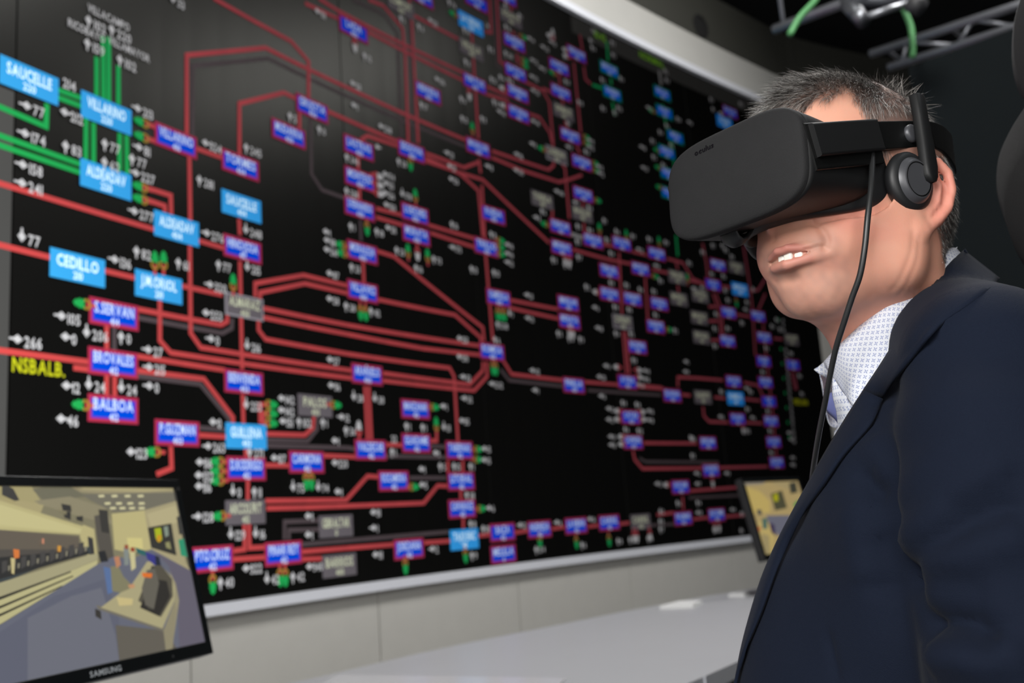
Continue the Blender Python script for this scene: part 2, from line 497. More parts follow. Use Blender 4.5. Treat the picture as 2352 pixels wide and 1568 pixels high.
NODES = '''c 66 186 SAUCELLE 220|c 243 261 VILLARINO 220|c 242 414 ALDEADAV 220|c 404 526 ALDEADAV 404|c 177 616 CEDILLO 210|c 363 660 J.M.ORIOL 210|c 553 475 SAUCELLE 404|c 564 1002 GUILLENA 403|c 1080 55 LA#CEREAL 220|c 1065 1238 TAJO#ENC 411|c 1698 665 MORELLA 400|c 1688 915 ROMICA 400|c 1663 282 AZURE 400
b 403 324 VILLARINO 410|b 551 380 TORMES 404|b 716 250 GRIJOTA 400|b 662 308 MUDARRA 400|b 556 573 HINOJOSA 417|b 261 722 S.SERVAN 414|b 259 834 BROVALES 412|b 259 940 BALBOA 412|b 559 878 BIENVENIDA 403|b 406 995 P.GUZMAN 403|b 564 1076 D.RODRIGO 412|b 703 1061 CARMONA 412|b 486 1283 PTO.CRUZ 412|b 650 1270 PINAR#REY 412
b 811 68 LADA 400|b 823 340 LASTRAS 400|b 944 348 SEGOVIA 400|b 825 412 MONTEJO 400|b 825 480 S.FERNANDO 400|b 952 492 LOECHES 400|b 955 540 MORATA 400|b 831 580 MORALEJA 400|b 832 670 VILLAVICI 400|b 842 860 ARAÑUELO 400|b 982 214 HERRERA 400|b 1089 192 VIRTUS 400|b 1097 340 MAGALLON 400|b 1132 494 RUEDA 400|b 1116 568 TRILLO 400|b 1144 684 OLMEDILLA 400|b 1129 808 ROMICA 400|b 850 1033 VALDECAB 412|b 955 1018 GUADAME 412|b 953 940 MANZANAR 412|b 903 1104 ROCAMORA 412|b 1054 1034 TABERNAS 412|b 1058 1105 LITORAL 412|b 1060 1168 CAPARACE 412|b 938 1260 JORDANA 412|b 1153 1222 BAZA 412|b 1155 1272 MELILLA 0|b 1238 1215 HUENEJA 412|b 1322 1207 LA#RIBINA 412|b 1398 1200 CARRIL 412
b 1568 1190 PALMAR 400|b 1645 1182 ESCOMB 400|b 1562 1118 ROCAM 400|b 1632 1080 S.VICENTE 400|b 1783 1062 JIJONA 400|b 1625 1017 BENEJAMA 400|b 1453 1015 COFREN 400|b 1448 958 CATAD 400|b 1440 877 AYORA 400|b 1317 885 PINILLA 400|b 1463 797 REQUENA 400|b 1304 697 MINGLAN 400|b 1307 738 MORATA 400|b 1398 623 TERUEL 400|b 1399 676 ESCUCHA 400|b 1452 687 FUENDET 400|b 1470 618 MUDEJAR 400|b 1513 698 GODELL 400|b 1505 750 TORRENTE 400|b 1507 583 ARAGON 400|b 1427 560 ESCATR 400|b 1361 553 PEÑAFLOR 400|b 1286 522 FUENCAR 400|b 1289 570 MEDINAC 400|b 1338 447 CARTUJOS 400|b 1335 374 CASTEJON 400|b 1309 313 MURUARTE 400|b 1287 213 ICHASO 400|b 1283 155 AZPEITIA 400|b 1323 125 HERNANI 400|b 1180 98 GUEÑES 400|b 1183 167 GATICA 400|b 1188 215 ZIERBENA 400|b 1190 262 VITORIA 400|b 1093 5 SOTO 400|b 965 -8 NARCEA 400|b 1160 -8 PENAGOS 400|b 1543 908 ELIANA 400|b 1684 876 GAUSSA 400|b 1693 962 PLANA 400|b 1672 718 VANDELL 400|b 1637 654 ASCO 400|b 1648 609 MEQUIN 400|b 1670 783 PEÑALBA 400|b 1740 726 PIEROLA 400|b 1754 775 BEGUES 400|b 1753 830 RUBI 400|b 1757 878 SENTM 400|b 1765 922 VIC 400|b 1770 967 BESCANO 400|b 1776 1015 LLOGAIA 400|b 1820 838 CAN 400|b 1676 258 BAIXAS 400
G 560 705 ALMARAZ 400|g 722 932 PALOS 400|g 562 1176 ARCOS.FRT 412|g 770 1208 GIBRALTAR 0|g 778 1298 BARRIOS 400|g 1081 115 VELILLA 400|g 919 15 COMPOST 400|g 1172 42 AGUAYO 400|g 1293 258 ORMAIZ 400|G 1277 357 LASERNA 400|g 1244 460 TUDELA 400|g 1336 492 MAGALLON 400|G 1429 740 COFRENT 400|g 1470 1198 CARRIL 400|g 1554 637 TERUEL 400|g 1558 687 MORELL 400|g 1607 680 CASTELL 400|g 1605 730 MAIALS 400|g 1610 775 ESPLUGA 400|g 1690 615 ISONA 400|g 1613 912 SAGUNTO 400|g 1817 780 SALLENTE 400
t 1398 160 BIESCAS 220|t 1405 215 SABIN 220|t 1520 215 ESCAL 220|t 1525 258 PONT 220|t 1550 315 MORA 220|t 1530 350 CERCS 220|t 1535 400 ADRAL 220|t 1537 445 OLVAN 220'''
nb = {k: MB() for k in BM}; tb = [MB() for _ in TM]
def wplace(s, z, off): return lambda x, y: W(s+x, z+y, off)
def quadw(mb, s, z, hw, hh, off):
    mb.grid([[W(s+t*hw, z-hh, off) for t in (-1, 0, 1)], [W(s+t*hw, z+hh, off) for t in (-1, 0, 1)]], 0)
boxes = []
for it in NODES.replace('\n', '|').split('|'):
    k, x, y, nm, nr = it.split(); nm = nm.replace('#', ' '); s, z = wsz(float(x), float(y)); far = float(x) > 1160; boxes.append((float(x), float(y)))
    hw, hh = .088, .0395
    if k == 'c': hw, hh = .092, .042; quadw(nb['c'], s, z, hw, hh, .0046)
    elif k == 'b':
        quadw(nb['r'], s, z, hw, hh, .0035); quadw(nb['v'], s, z, hw-.0105, hh-.0105, .0041); quadw(nb['b'], s, z, hw-.015, hh-.015, .0046)
    elif k == 't': quadw(nb['t'], s, z, hw, hh, .0035); quadw(nb['d'], s, z, hw-.013, hh-.013, .0046)
    elif k == 'g': quadw(nb['g'], s, z, hw, hh, .0046)
    else: quadw(nb['w'], s, z, hw, hh, .0035); quadw(nb['g'], s, z, hw-.007, hh-.007, .0046)
    ti = {'c': 5, 'b': 2, 'G': 1, 'g': 1, 't': 2}[k]
    n = len(nm); full = .142 if n >= 6 else .024*n; wd = sum(glyph(c_)[2] for c_ in nm)*(.034/.73)
    text(tb[ti], nm, wplace(s, z+.013, .0062), .034, min(full/wd, 1.0)); text(tb[ti], nr, wplace(s, z-.023, .0062), .022, .8, 0)
for k in BM:
    nb[k].build('station_boxes', BM[k], VW)
NUMS = '''157,196,n,214|162,268,l,212|74,253,r,77|73,317,r,174|161,343,u,83|67,388,r,158|66,430,r,241|251,338,u,77|250,380,u,62|327,258,r,213|325,345,r,81|313,372,u,77|327,407,r,227|484,337,l,324|577,347,u,245|468,420,u,281|324,494,r,277|216,58,u,102|272,80,u,220|213,110,u,159|287,147,u,102|63,551,d,77|275,603,r,136|323,583,u,82|415,608,u,61|488,543,r,276|577,535,d,248|510,613,u,77|577,619,d,215|495,660,r,320|485,724,l,253|155,732,r,105|155,778,l,0|216,770,d,206|282,777,u,0|60,786,r,266|350,808,r,27|354,848,r,215|347,890,r,0|160,890,l,12|215,888,d,24|289,895,d,24|152,966,l,46|488,782,r,0|577,798,d,216|492,972,l,0|491,1028,r,263|312,1041,l,123|577,933,d,253|655,918,l,142|655,945,l,142|655,970,l,151|695,971,u,102|741,972,u,1|466,1064,l,116|466,1094,l,132|464,1119,l,116|583,1041,u,271|637,1054,l,87|778,1065,l,220|680,1121,d,75|737,1121,d,74|775,1131,l,1|538,1131,d,0|586,1131,u,11|466,1188,r,128|540,1229,d,129|592,1227,d,16|707,1187,l,1|707,1230,l,1|860,1178,l,31|858,1214,r,1|577,1306,l,322|720,1302,l,340|865,1275,l,31|515,1338,u,40|621,1331,d,42|680,1325,u,42|995,1262,r,2|733,32,l,311|668,271,u,5|735,301,u,0|404,6,d,33|840,133,u,12|814,197,l,211|812,245,l,1|805,367,u,246|882,296,l,238|872,343,l,|804,444,u,238|890,405,l,174|890,425,l,121|890,448,l,126|893,475,l,150|895,527,l,211|805,522,u,1|868,535,u,18|748,535,l,1|755,556,l,118|757,578,l,261|812,617,u,23|762,632,l,87|762,690,l,28|800,706,u,28|857,718,u,42|958,618,u,16|915,578,u,23|1000,598,u,73|930,450,d,178|1040,518,u,16|1045,572,r,173|1085,620,u,13|1136,628,u,13|1129,540,u,8|1168,565,r,16|1168,585,r,16|1168,605,r,12|1060,780,l,251|1138,782,u,6|1170,722,d,1|1150,748,u,12 18|1213,680,r,21|1215,733,r,21|763,829,l,27|765,888,l,36|1060,822,l,201|1068,868,r,32|1071,917,r,32|1064,968,l,35|1138,884,r,12 12|1227,853,r,42|1229,898,r,1|818,914,d,28|866,918,d,28|788,960,r,12|800,990,u,26|768,1014,l,1|903,1008,n,22|900,1039,u,1|1018,935,r,1|933,980,u,1|970,983,u,1|1022,983,d,31|1000,1042,l,1|1115,1032,r,15|1115,1058,r,15|1012,1072,u,5|1045,1072,u,15|1080,1072,u,1|967,1079,l,1|970,1115,l,5|1076,1138,u,28|1125,1168,r,6|1082,1204,u,8|1112,1215,u,18|1085,1276,u,9|1197,1207,r,12|1280,1201,r,6|1357,1193,r,16|1008,187,l,136|992,52,l,20|1060,230,u,6|1063,275,u,13|1107,275,u,11|1030,355,r,21|1035,385,l,21|1190,358,r,116|1190,395,r,150|1122,385,r,8|1040,415,l,26|920,375,u,20|970,245,u,17|963,65,u,6|1035,10,u,76|920,45,u,1|1070,145,u,6|1068,72,u,14|1118,60,n,14|1125,115,u,5|1160,15,u,1|1192,38,u,1|1163,65,u,16|1165,127,u,201|1130,185,u,13|1150,180,u,4|1170,187,u,6|1225,180,r,52|1228,212,r,25|1135,237,u,8|1150,260,r,14|1228,282,r,141|1218,92,r,14|1250,112,r,23|1265,83,r,12|1268,100,r,12|1225,142,r,21|1245,160,r,17|1295,130,u,1|1300,190,u,17|1330,237,u,13|1303,285,u,1|1223,333,r,11|1355,325,r,13|1355,340,r,13|1306,340,r,7|1376,385,r,12|1378,400,r,12|1345,350,u,6|1283,443,r,146|1245,487,u,6|1232,502,r,11|1322,467,r,7|1352,478,u,4|1326,521,u,3|1353,530,u,9|1386,508,u,1|1415,533,u,6|1452,544,u,7|1325,556,u,3|1392,552,u,5|1402,583,u,4|1468,575,r,21|1489,550,u,8|1528,558,u,9|1270,598,u,5|1300,610,u,42|1328,592,u,7|1507,612,r,13|1515,645,u,6|1581,605,u,2|1346,660,u,2|1402,651,u,9|1437,656,u,3|1469,666,u,4|1500,670,u,5|1367,708,r,6|1411,706,u,8|1443,712,u,11|1375,755,r,18|1504,724,u,6|1549,760,u,2|1414,767,u,4|1448,768,u,5|1282,767,u,5|1308,778,u,13|1332,780,u,3|1454,828,u,8|1393,842,r,4|1483,853,r,14|1483,872,r,15|1380,867,r,20|1470,885,r,20|1575,855,r,9|1382,911,r,6|1430,926,u,4|1462,930,u,8|1400,940,r,12|1400,965,r,12|1492,945,r,16|1492,966,r,18|1436,987,u,6|1467,990,u,12|1404,1004,r,8|1405,1023,r,8|1586,1006,u,2|1589,1047,u,3|1511,1112,r,13|1602,1112,r,7|1600,1088,r,6|1669,1088,r,9|1556,1156,u,6|1602,1155,u,4|1517,1175,u,2|1604,1178,r,13|1516,1198,u,3|1517,1216,u,7|1237,1262,u,12 4|1337,1252,u,6|1420,1243,u,8|1449,1240,u,52|1490,1237,u,14|1642,1217,u,11 3|1682,1171,r,9|1703,1180,u,7|1701,1219,u,1|1410,260,u,1|1382,185,u,2|1425,182,u,6|1383,250,u,5|1405,100,u,3|1407,128,u,5|1360,112,u,4|1355,95,u,1|1420,250,u,12|1425,262,n,|1527,165,u,2|1530,186,u,4|1632,230,u,2|1636,252,u,1|1490,250,r,51|1583,283,r,8|1556,275,u,14|1515,305,u,4|1497,325,u,2|1475,340,r,18|1500,362,u,2|1480,388,r,27|1700,240,u,12|1530,290,u,6|1540,335,u,2|1522,380,u,6|1612,580,u,4|1636,565,u,7|1665,575,u,8|1679,590,u,11|1658,565,u,3|1633,630,u,5|1660,635,u,6|1594,664,r,12|1612,662,u,2|1670,690,u,3|1714,695,u,5|1728,665,u,1|1665,668,u,7|1712,712,r,4|1643,722,u,6|1670,755,u,9|1702,742,u,11|1640,755,u,2|1640,795,u,8|1575,832,r,1|1715,893,r,12|1655,900,u,5|1722,900,u,6|1715,940,u,4|1655,958,r,8|1728,960,r,6|1715,990,u,12|1590,1008,u,6|1783,735,u,16|1772,750,u,4|1758,800,u,8|1790,757,u,6|1815,812,u,8|1835,864,u,4|1840,905,u,2|1812,995,r,9|1817,1010,r,7|1820,1052,r,9|1820,1068,r,8|1767,990,u,6|1770,1040,u,6|1762,945,u,3|1750,855,u,4'''
for it in NUMS.split('|'):
    x, y, d, t = it.split(','); s, z = wsz(float(x), float(y)); x = float(x)
    ttl = 0
    hh = .031 if x < 700 else (.028 if x < 1160 else .026)
    if t: ttl = text(tb[0], t, wplace(s+(.018 if d != 'n' else 0), z, .0062), hh, .78)
    if d != 'n':
        sx = s+(.018 if t else 0)-ttl/2-.020; sz = z+.004; r = .0125
        dx, dz = dict(r=(1, 0), l=(-1, 0), u=(0, 1), d=(0, -1))[d]
        pts = [(r*1.25*dx-dz*0, r*1.25*dz), (-dz*r, dx*r) if dx else (r, 0), (-r*1.25*dx, -r*1.25*dz), (dz*r, -dx*r) if dx else (-r, 0)]
        tb[0].add([W(sx+a, sz+c_, .0062) for a, c_ in pts], [(0, 1, 2, 3)])
        tb[0].add([W(sx-dx*.024-(dz*.003), sz-dz*.024-dx*.003, .006), W(sx-dz*.003, sz-dx*.003, .006), W(sx+dz*.003, sz+dx*.003, .006), W(sx-dx*.024+dz*.003, sz-dz*.024+dx*.003, .006)], [(0, 1, 2, 3)])
for x, y, t in ((248, 42, 'VILLACAMPO'), (197, 72, 'RICOBAYO'), (295, 115, 'VILLAMAYOR'), (1362, 72, '1250')):
    s, z = wsz(x, y); text(tb[0], t, wplace(s, z, .0062), .026, .66)
s, z = wsz(88, 843); text(tb[3], 'NSBALB.', wplace(s, z, .0062), .040, .72)
s, z = wsz(1838, 923); text(tb[3], 'NSPLANA', wplace(s, z, .0062), .040, .7)
s, z = wsz(1377, 84); text(tb[4], '10:42', wplace(s, z, .0066), .045, .8)
s, z = wsz(1496, 138); text(tb[4], 'NORMAL', wplace(s, z, .0066), .045, .95)
# bank of small readings down the right-hand column
nb2 = MB()
for k in range(26):
    y = 735+k*11.2; x = 1791+(y-735)*.095
    if 765 < y < 795: continue
    s, z = wsz(x, y); text(tb[0], str(rnd.randint(100, 199)), wplace(s+.03, z, .0062), .020, .8)
    if k % 3 == 0: quadw(nb2, s-.03, z, .008, .010, .0062)
for i, nm in enumerate(('white_lettering', 'cream_lettering', 'pale_blue_lettering', 'yellow_lettering', 'lime_lettering', 'ice_lettering')):
    tb[i].build(nm, TM[i], VW)
nb2.build('green_status_marks', LC['G'], VW)
# header strip along the top right of the screen
b = MB(); wband(b, s_of_phi(math.radians(5.25)), S1-.01, CAMZ+2.70, ZT-.006, .0008); b.build('header_strip', M_hdr, VW)
# generator symbols: stub, ring and zigzag
GEARS = '324,282,L|324,315,L|321,430,L|321,458,L|353,600,U|373,600,U|533,650,U|188,698,L|185,930,L|350,1038,L|498,1060,L|498,1082,L|498,1104,L|503,1185,L|620,929,R|620,950,R|620,972,R|768,930,R|701,1105,D|713,1105,D|486,1340,D|641,1325,D|653,1325,D|929,1300,D|1067,1275,D|941,378,D|952,450,U|841,525,D|782,563,L|784,582,L|826,718,D|838,720,D|935,577,U|980,588,U|1148,553,R|1148,568,R|1149,584,R|1141,722,D|1149,723,D|1157,724,D|1130,846,D|1137,847,D|995,935,R|1000,975,U|1095,1032,R|1095,1055,R|948,1118,R|1103,1168,R|1040,33,L|1083,295,U|1200,86,R|1203,140,R|1203,152,R|1268,168,L|1345,316,R|1346,330,R|1365,376,R|1367,392,R|1243,342,L|1250,515,L|1375,525,U|1437,540,U|1512,555,U|1371,461,R|1503,635,R|1535,757,R|1238,1243,D|1322,1245,D|1397,1240,D|1496,255,L|1507,345,L|1510,385,L|1512,430,L|1577,640,U|1690,695,D'
WGEARS = '813,105,D|1076,218,D|957,583,D|822,985,U|866,405,R|867,425,R|868,445,R|1298,116,L|1300,130,L|1268,78,U|1154,204,L|1156,244,L|1296,597,D|1306,600,D|1368,671,L|1306,762,D|1314,764,D|1416,843,L|1464,850,R|1466,866,R|1418,944,L|1418,963,L|1472,946,R|1474,963,R|1426,1003,L|1427,1020,L|1454,1232,D|1461,1232,D|1491,1228,D|1640,1210,D|1650,1209,D|1530,1113,L|1635,1107,D|1705,985,D|1656,262,L|1262,84,L'
gb = [MB(), MB(), MB()]
M_am = wallmat('symbol_amber', (200, 150, 60), 1.1)
def gear(st, head):
    for it in st.split('|'):
        x, y, d = it.split(','); s, z = wsz(float(x), float(y)); dx, dz = dict(R=(1, 0), L=(-1, 0), U=(0, 1), D=(0, -1))[d]
        P = lambda a, c_, o=.005: W(s+dx*a-dz*c_, z+dz*a+dx*c_, o)
        gb[0].add([P(-.045, -.006), P(-.012, -.006), P(-.012, .006), P(-.045, .006)], [(0, 1, 2, 3)])
        n = 12; ou = [P(-.012+.0165*math.cos(q), .0165*math.sin(q), .0052) for q in np.linspace(0, 2*math.pi, n+1)[:-1]]; inn = [P(-.012+.009*math.cos(q), .009*math.sin(q), .0052) for q in np.linspace(0, 2*math.pi, n+1)[:-1]]
        gb[0 if head else 2].grid([ou, inn], 0, wrap=True)
        zz = [(-.004, .0155), (.008, .011), (.010, .016), (.022, .008), (.024, .012), (.034, 0)]
        gb[1 if head == 0 else 2].add([P(a, c_, .0056) for a, c_ in zz]+[P(a, -c_, .0056) for a, c_ in zz[::-1][1:]], [tuple(range(11))]) if head == 0 else wg.add([P(a, c_, .0056) for a, c_ in zz]+[P(a, -c_, .0056) for a, c_ in zz[::-1][1:]], [tuple(range(11))])
wg = MB()
gear(GEARS, 0); gear(WGEARS, 1)
gb[0].build('generator_stubs', LC['R'], VW); gb[1].build('green_generator_symbols', LC['G'], VW); gb[2].build('amber_generator_rings', M_am, VW); wg.build('white_load_symbols', TM[0], VW)

# ------------------------------------------------------------------ monitors
M_bez = mat('glossy_black_bezel', srgb(14, 16, 17), .22); M_bezb = mat('black_plastic_back', srgb(24, 25, 26), .6)
PAL = {}
def pm(rgb, g=.8):
    k = tuple(rgb)
    if k not in PAL: PAL[k] = emis('display_%02x%02x%02x' % k, srgb(*rgb), g)
    return PAL[k]
def monitor(corner, Y, az, lean, wd, ht, pic, label, deskz, brand):
    # corner: pixel of the lower right (or lower left) outer corner; az: direction of the width axis; lean: backward tilt
    px, py, side = corner
    h = np.array([math.sin(az), math.cos(az), 0]); nrm = np.array([math.cos(az), -math.sin(az), 0])
    u = math.cos(lean)*np.array([0, 0, 1.0])-math.sin(lean)*nrm; n = math.cos(lean)*nrm+math.sin(lean)*np.array([0, 0, 1.0])
    p0 = atY(px, py, Y); O = p0-h*wd if side == 'R' else p0          # lower-left corner
    foot = O+h*wd/2-n*.03; base = np.array([foot[0]-.03*nrm[0], foot[1]-.03*nrm[1], deskz])
    root = empty('monitor', base); tag(root, label, 'monitor', 'monitors running the control room simulation')
    P = lambda a, c_, o=0: O+h*a+u*c_+n*o
    b = MB(); cc = P(wd/2, ht/2, -.016); b.box(cc, (wd, ht, .03), (h, u, n)); b.build('housing', M_bezb, root, bevel=.004)
    b = MB(); bw = .017; bb = .024
    b.box(P(wd/2, ht-bw/2, .001), (wd, bw, .006), (h, u, n)); b.box(P(wd/2, bb/2, .001), (wd, bb, .006), (h, u, n))
    b.box(P(bw/2, ht/2, .001), (bw, ht-bw-bb, .006), (h, u, n)); b.box(P(wd-bw/2, ht/2, .001), (bw, ht-bw-bb, .006), (h, u, n))
    b.build('bezel', M_bez, root, bevel=.0015)
    b = MB(); b.tube([base+np.array([0, 0, .008]), base+np.array([0, 0, .05]), P(wd/2, ht*.35, -.045)], .017, 12); b.box(P(wd/2, ht*.38, -.038), (.1, .1, .02), (h, u, n)); b.build('stand_neck', M_bezb, root, True)
    b = MB(); ring_ = [[base+np.array([r*1.25*math.cos(t)*h[0]+r*math.sin(t)*nrm[0], r*1.25*math.cos(t)*h[1]+r*math.sin(t)*nrm[1], z]) for t in np.linspace(0, 2*math.pi, 33)[:-1]] for r, z in ((.001, .0), (.11, .0), (.11, .006), (.10, .011), (.001, .013))]
    b.grid(ring_, 0, wrap=True); b.build('stand_base', M_bezb, root, True)
    if brand:
        b = MB(); text(b, 'SAMSUNG', lambda x, y: P(wd*.5+x, bb*.5+y, .0046), .009, 1.15); b.build('brand_lettering', mat('brand_silver', srgb(190, 195, 200), .4, .5), root)
        b = MB(); b.box(P(wd-.11, bb*.45, .0043), (.004, .004, .001), (h, u, n)); b.build('power_light', M_bezb, root)
    pic(root, P, wd, ht, bw, bb, h, u, n, O)
def inter(px, py, O, n):
    d = ray(px, py); return CAM+d*(((O-CAM)@n)/(d@n))
LP = '''8a8468 0,1090 1200,1090 1200,1600 -80,1600 -80,1060
9c9170 -80,1090 130,1102 180,1130 250,1135 410,1112 410,1105
b3a878 -80,1085 60,1098 100,1160 40,1150 -80,1130
77745f 75,1125 140,1105 200,1140 100,1150
a59b78 170,1107 405,1120 400,1132 330,1138 185,1130
b9ae82 180,1112 400,1120 395,1125 330,1130 190,1124
7a7666 185,1135 405,1130 408,1160 350,1178 260,1175 210,1150
989073 78,1150 160,1140 240,1165 260,1205 180,1185 90,1158
b7ab7c -80,1132 50,1150 100,1160 90,1185 -80,1140
c9bf88 -80,1145 0,1150 195,1210 200,1225 185,1228 -80,1212
d0c78e -80,1152 0,1158 188,1214 190,1224 -80,1205
d6cd94 -80,1154 0,1160 185,1216 180,1225 0,1205
6b6255 -80,1212 0,1217 180,1232 182,1265 0,1285 -80,1292
c8bd87 190,1205 215,1215 222,1275 200,1278 182,1232
3b3a3a 200,1232 212,1236 216,1272 204,1275
5b564e 215,1185 245,1178 262,1290 232,1296 222,1240
3a3834 225,1170 246,1172 250,1225 232,1222
cabf87 255,1180 330,1172 345,1200 345,1262 300,1270 262,1262
e0d48e 290,1235 325,1236 327,1262 293,1260
b4a982 330,1172 405,1150 425,1290 437,1312 345,1262
c3b88d 336,1180 402,1160 412,1200 345,1210
35342f 338,1212 392,1202 404,1276 346,1258
b6c21c 353,1214 368,1212 371,1240 362,1246 356,1236
d8a020 360,1228 370,1230 366,1246 358,1242
8d9b8b 374,1210 384,1208 386,1230 378,1234
9a9868 378,1246 388,1244 392,1262 380,1258
3c3c38 404,1188 416,1182 422,1226 410,1228
2f9b74 408,1240 424,1236 430,1280 414,1276
40484a -80,1290 0,1270 40,1262 150,1268 205,1255 206,1272 100,1300 0,1340 -80,1365
55504a -80,1262 0,1262 130,1262 190,1256 200,1262 0,1292 -80,1300
2c2c2c -80,1300 0,1280 198,1262 203,1272 0,1330 -80,1350
b3ac86 -80,1355 0,1338 205,1274 222,1272 222,1285 0,1378 -80,1405
c9c28f -80,1400 0,1378 222,1286 220,1298 0,1432 -80,1470
3a382e -80,1394 0,1370 160,1312 160,1315 0,1377 -80,1402
3a382e -80,1418 0,1391 165,1322 165,1325 0,1397 -80,1424
3a382e -80,1436 0,1409 140,1345 140,1348 0,1415 -80,1443
6c6f7e -80,1462 0,1434 222,1296 260,1278 300,1285 345,1262 437,1312 470,1500 470,1600 -80,1600
666979 -80,1480 0,1450 120,1370 240,1330 270,1420 280,1600 -80,1600
747682 60,1420 160,1370 230,1350 262,1460 272,1530 60,1580
6b6675 345,1264 437,1312 478,1500 410,1500 405,1400 385,1300
26272a 222,1268 238,1265 246,1290 228,1292
6a655b 262,1436 375,1448 410,1500 395,1520 272,1532
7c776a 218,1390 372,1432 375,1452 222,1400
3a3733 215,1398 228,1404 230,1424 216,1416
b8af86 228,1396 300,1342 335,1290 360,1292 395,1330 402,1370 370,1444
5a5548 314,1380 330,1340 345,1300 368,1300 392,1330 394,1370 366,1418
2f2c28 318,1396 332,1362 350,1330 380,1335 388,1370 362,1416
454239 330,1350 345,1300 352,1302 350,1400 336,1400
6b675c 322,1352 334,1310 352,1306 362,1340 350,1400 330,1390
a49c7c 385,1310 400,1340 408,1380 398,1450 390,1500 382,1500 396,1400 398,1350
9a9276 372,1450 398,1380 402,1400 392,1500 378,1500
d8c78c 264,1372 302,1376 300,1390 270,1392
5f79a8 234,1302 250,1306 256,1360 244,1366
8b8768 250,1302 268,1300 280,1325 300,1345 296,1352 272,1362 254,1358
c98a66 258,1280 270,1278 274,1298 264,1306
d29a70 290,1344 304,1342 306,1350 294,1352
8d9590 280,1258 292,1258 292,1298 282,1300
a0563c 282,1252 291,1252 291,1262 283,1262
d8cf9c 294,1268 306,1268 308,1305 298,1312
a0442a 296,1258 305,1258 306,1268 297,1268
2f6a68 306,1258 330,1266 332,1278 312,1272
3a3a8c 330,1268 352,1276 366,1296 352,1300 334,1284
252a3c 352,1276 362,1280 366,1300 354,1300
ee7a2c 322,1316 346,1318 344,1328 324,1326
e8823c 26,1262 40,1264 40,1282 28,1284
e0a03c 128,1254 136,1255 135,1268 128,1268
d89070 92,1238 97,1238 97,1250 92,1250
d6c890 20,1282 30,1284 28,1320 22,1318
3b3a38 0,1110 26,1124 40,1150 30,1152 0,1138
333230 136,1158 158,1162 160,1176 140,1174
333230 148,1176 158,1176 158,1196 150,1192
333230 142,1182 150,1184 150,1192 144,1190
333230 170,1188 186,1186 186,1200 172,1196'''
def spots():
    out = []
    for r, (y, x0, dx, n) in enumerate([(1139, 232, 30, 4), (1156, 246, 26, 4), (1167, 258, 22, 4)]):
        for k in range(n): x = x0+dx*k; out.append(('e6dfae', [(x-7, y-2), (x+6, y-3), (x+8, y+2), (x-5, y+3)]))
    for k in range(9): x = 2+k*22; y = 1298-k*5.2; out.append(('4a4846', [(x, y-8), (x+12, y-11), (x+12, y+12), (x, y+20)]))
    for k in range(9): x = 16+k*22; y = 1300-k*5.5; out.append(('8f8a76', [(x, y), (x+5, y-1), (x+4, y+10), (x, y+12)]))
    return out
def parse(t):
    for ln in t.split('\n'):
        c_, *p = ln.split(); yield c_, [tuple(map(float, q.split(','))) for q in p]
def clip(poly, A, c0):
    # Sutherland-Hodgman against half plane A.x <= c0
    out = []
    for i in range(len(poly)):
        p, q = poly[i-1], poly[i]; dp = A[0]*p[0]+A[1]*p[1]-c0; dq = A[0]*q[0]+A[1]*q[1]-c0
        if (dp <= 0) != (dq <= 0):
            t = dp/(dp-dq); out.append((p[0]+(q[0]-p[0])*t, p[1]+(q[1]-p[1])*t))
        if dq <= 0: out.append(q)
    return out
def picture(polys):
    def f(root, P, wd, ht, bw, bb, h, u, n, O):
        mats = []; b = MB()
        for i, (c_, pts) in enumerate(polys):
            uv = []
            for (x, y) in pts:
                q = inter(x, y, O, n)-O; uv.append((q@h, q@u))
            for A, c0 in (((1, 0), wd-bw), ((-1, 0), -bw), ((0, 1), ht-bw), ((0, -1), -bb)):
                if uv: uv = clip(uv, A, c0)
            if len(uv) < 3: continue
            col = tuple(int(c_[k:k+2], 16) for k in (0, 2, 4)); mt_ = pm(col)
            if mt_ not in mats: mats.append(mt_)
            b.add([P(a, c2, .0002+i*.00004) for a, c2 in uv], [tuple(range(len(uv)))], mats.index(mt_))
        b.build('screen_image', mats, root)
    return f
DESKZ = CAMZ-.36
polL = [(c_, p) for c_, p in parse(LP)]; k = [i for i, (c_, p) in enumerate(polL) if c_ == '989073'][0]; polL[k:k] = []
polL = polL[:9]+spots()[:12]+polL[9:31]+spots()[12:]+polL[31:]
monitor((487, 1501, 'R'), 1.87, math.radians(19.5), math.radians(13), .54, .335, picture(polL), 'large black monitor at lower left, its screen showing a simulated control room', DESKZ, True)
RP = '''b09a68 1600,1050 1900,1050 1900,1350 1700,1350
8c8478 1700,1090 1790,1090 1750,1112 1712,1114
c3ab64 1708,1116 1745,1128 1768,1150 1770,1176 1735,1180 1722,1170
a8966a 1770,1100 1822,1092 1835,1135 1800,1120 1775,1112
4c4a34 1770,1134 1796,1126 1808,1166 1780,1172
a8a410 1775,1136 1786,1132 1788,1150 1778,1152
3c3c30 1812,1110 1828,1106 1832,1130 1816,1134
6a6a78 1760,1184 1850,1182 1850,1235 1790,1232 1768,1210
c0aa6a 1740,1196 1765,1200 1780,1230 1770,1290 1752,1270
4a6a60 1750,1190 1762,1190 1762,1214 1752,1214
3c3050 1766,1200 1778,1204 1782,1232 1772,1222
50504c 1738,1170 1748,1170 1750,1182 1740,1182
c07040 1734,1208 1748,1210 1744,1222 1736,1220
a49468 1748,1225 1766,1230 1770,1282 1756,1272
50904c 1822,1156 1836,1146 1838,1168 1826,1170'''
monitor((1757, 1288, 'L'), 3.95, math.radians(40), math.radians(11), .54, .335, picture([(c_, p) for c_, p in parse(RP)]), 'small distant monitor half hidden behind the jacket of the person, at right', DESKZ, False)

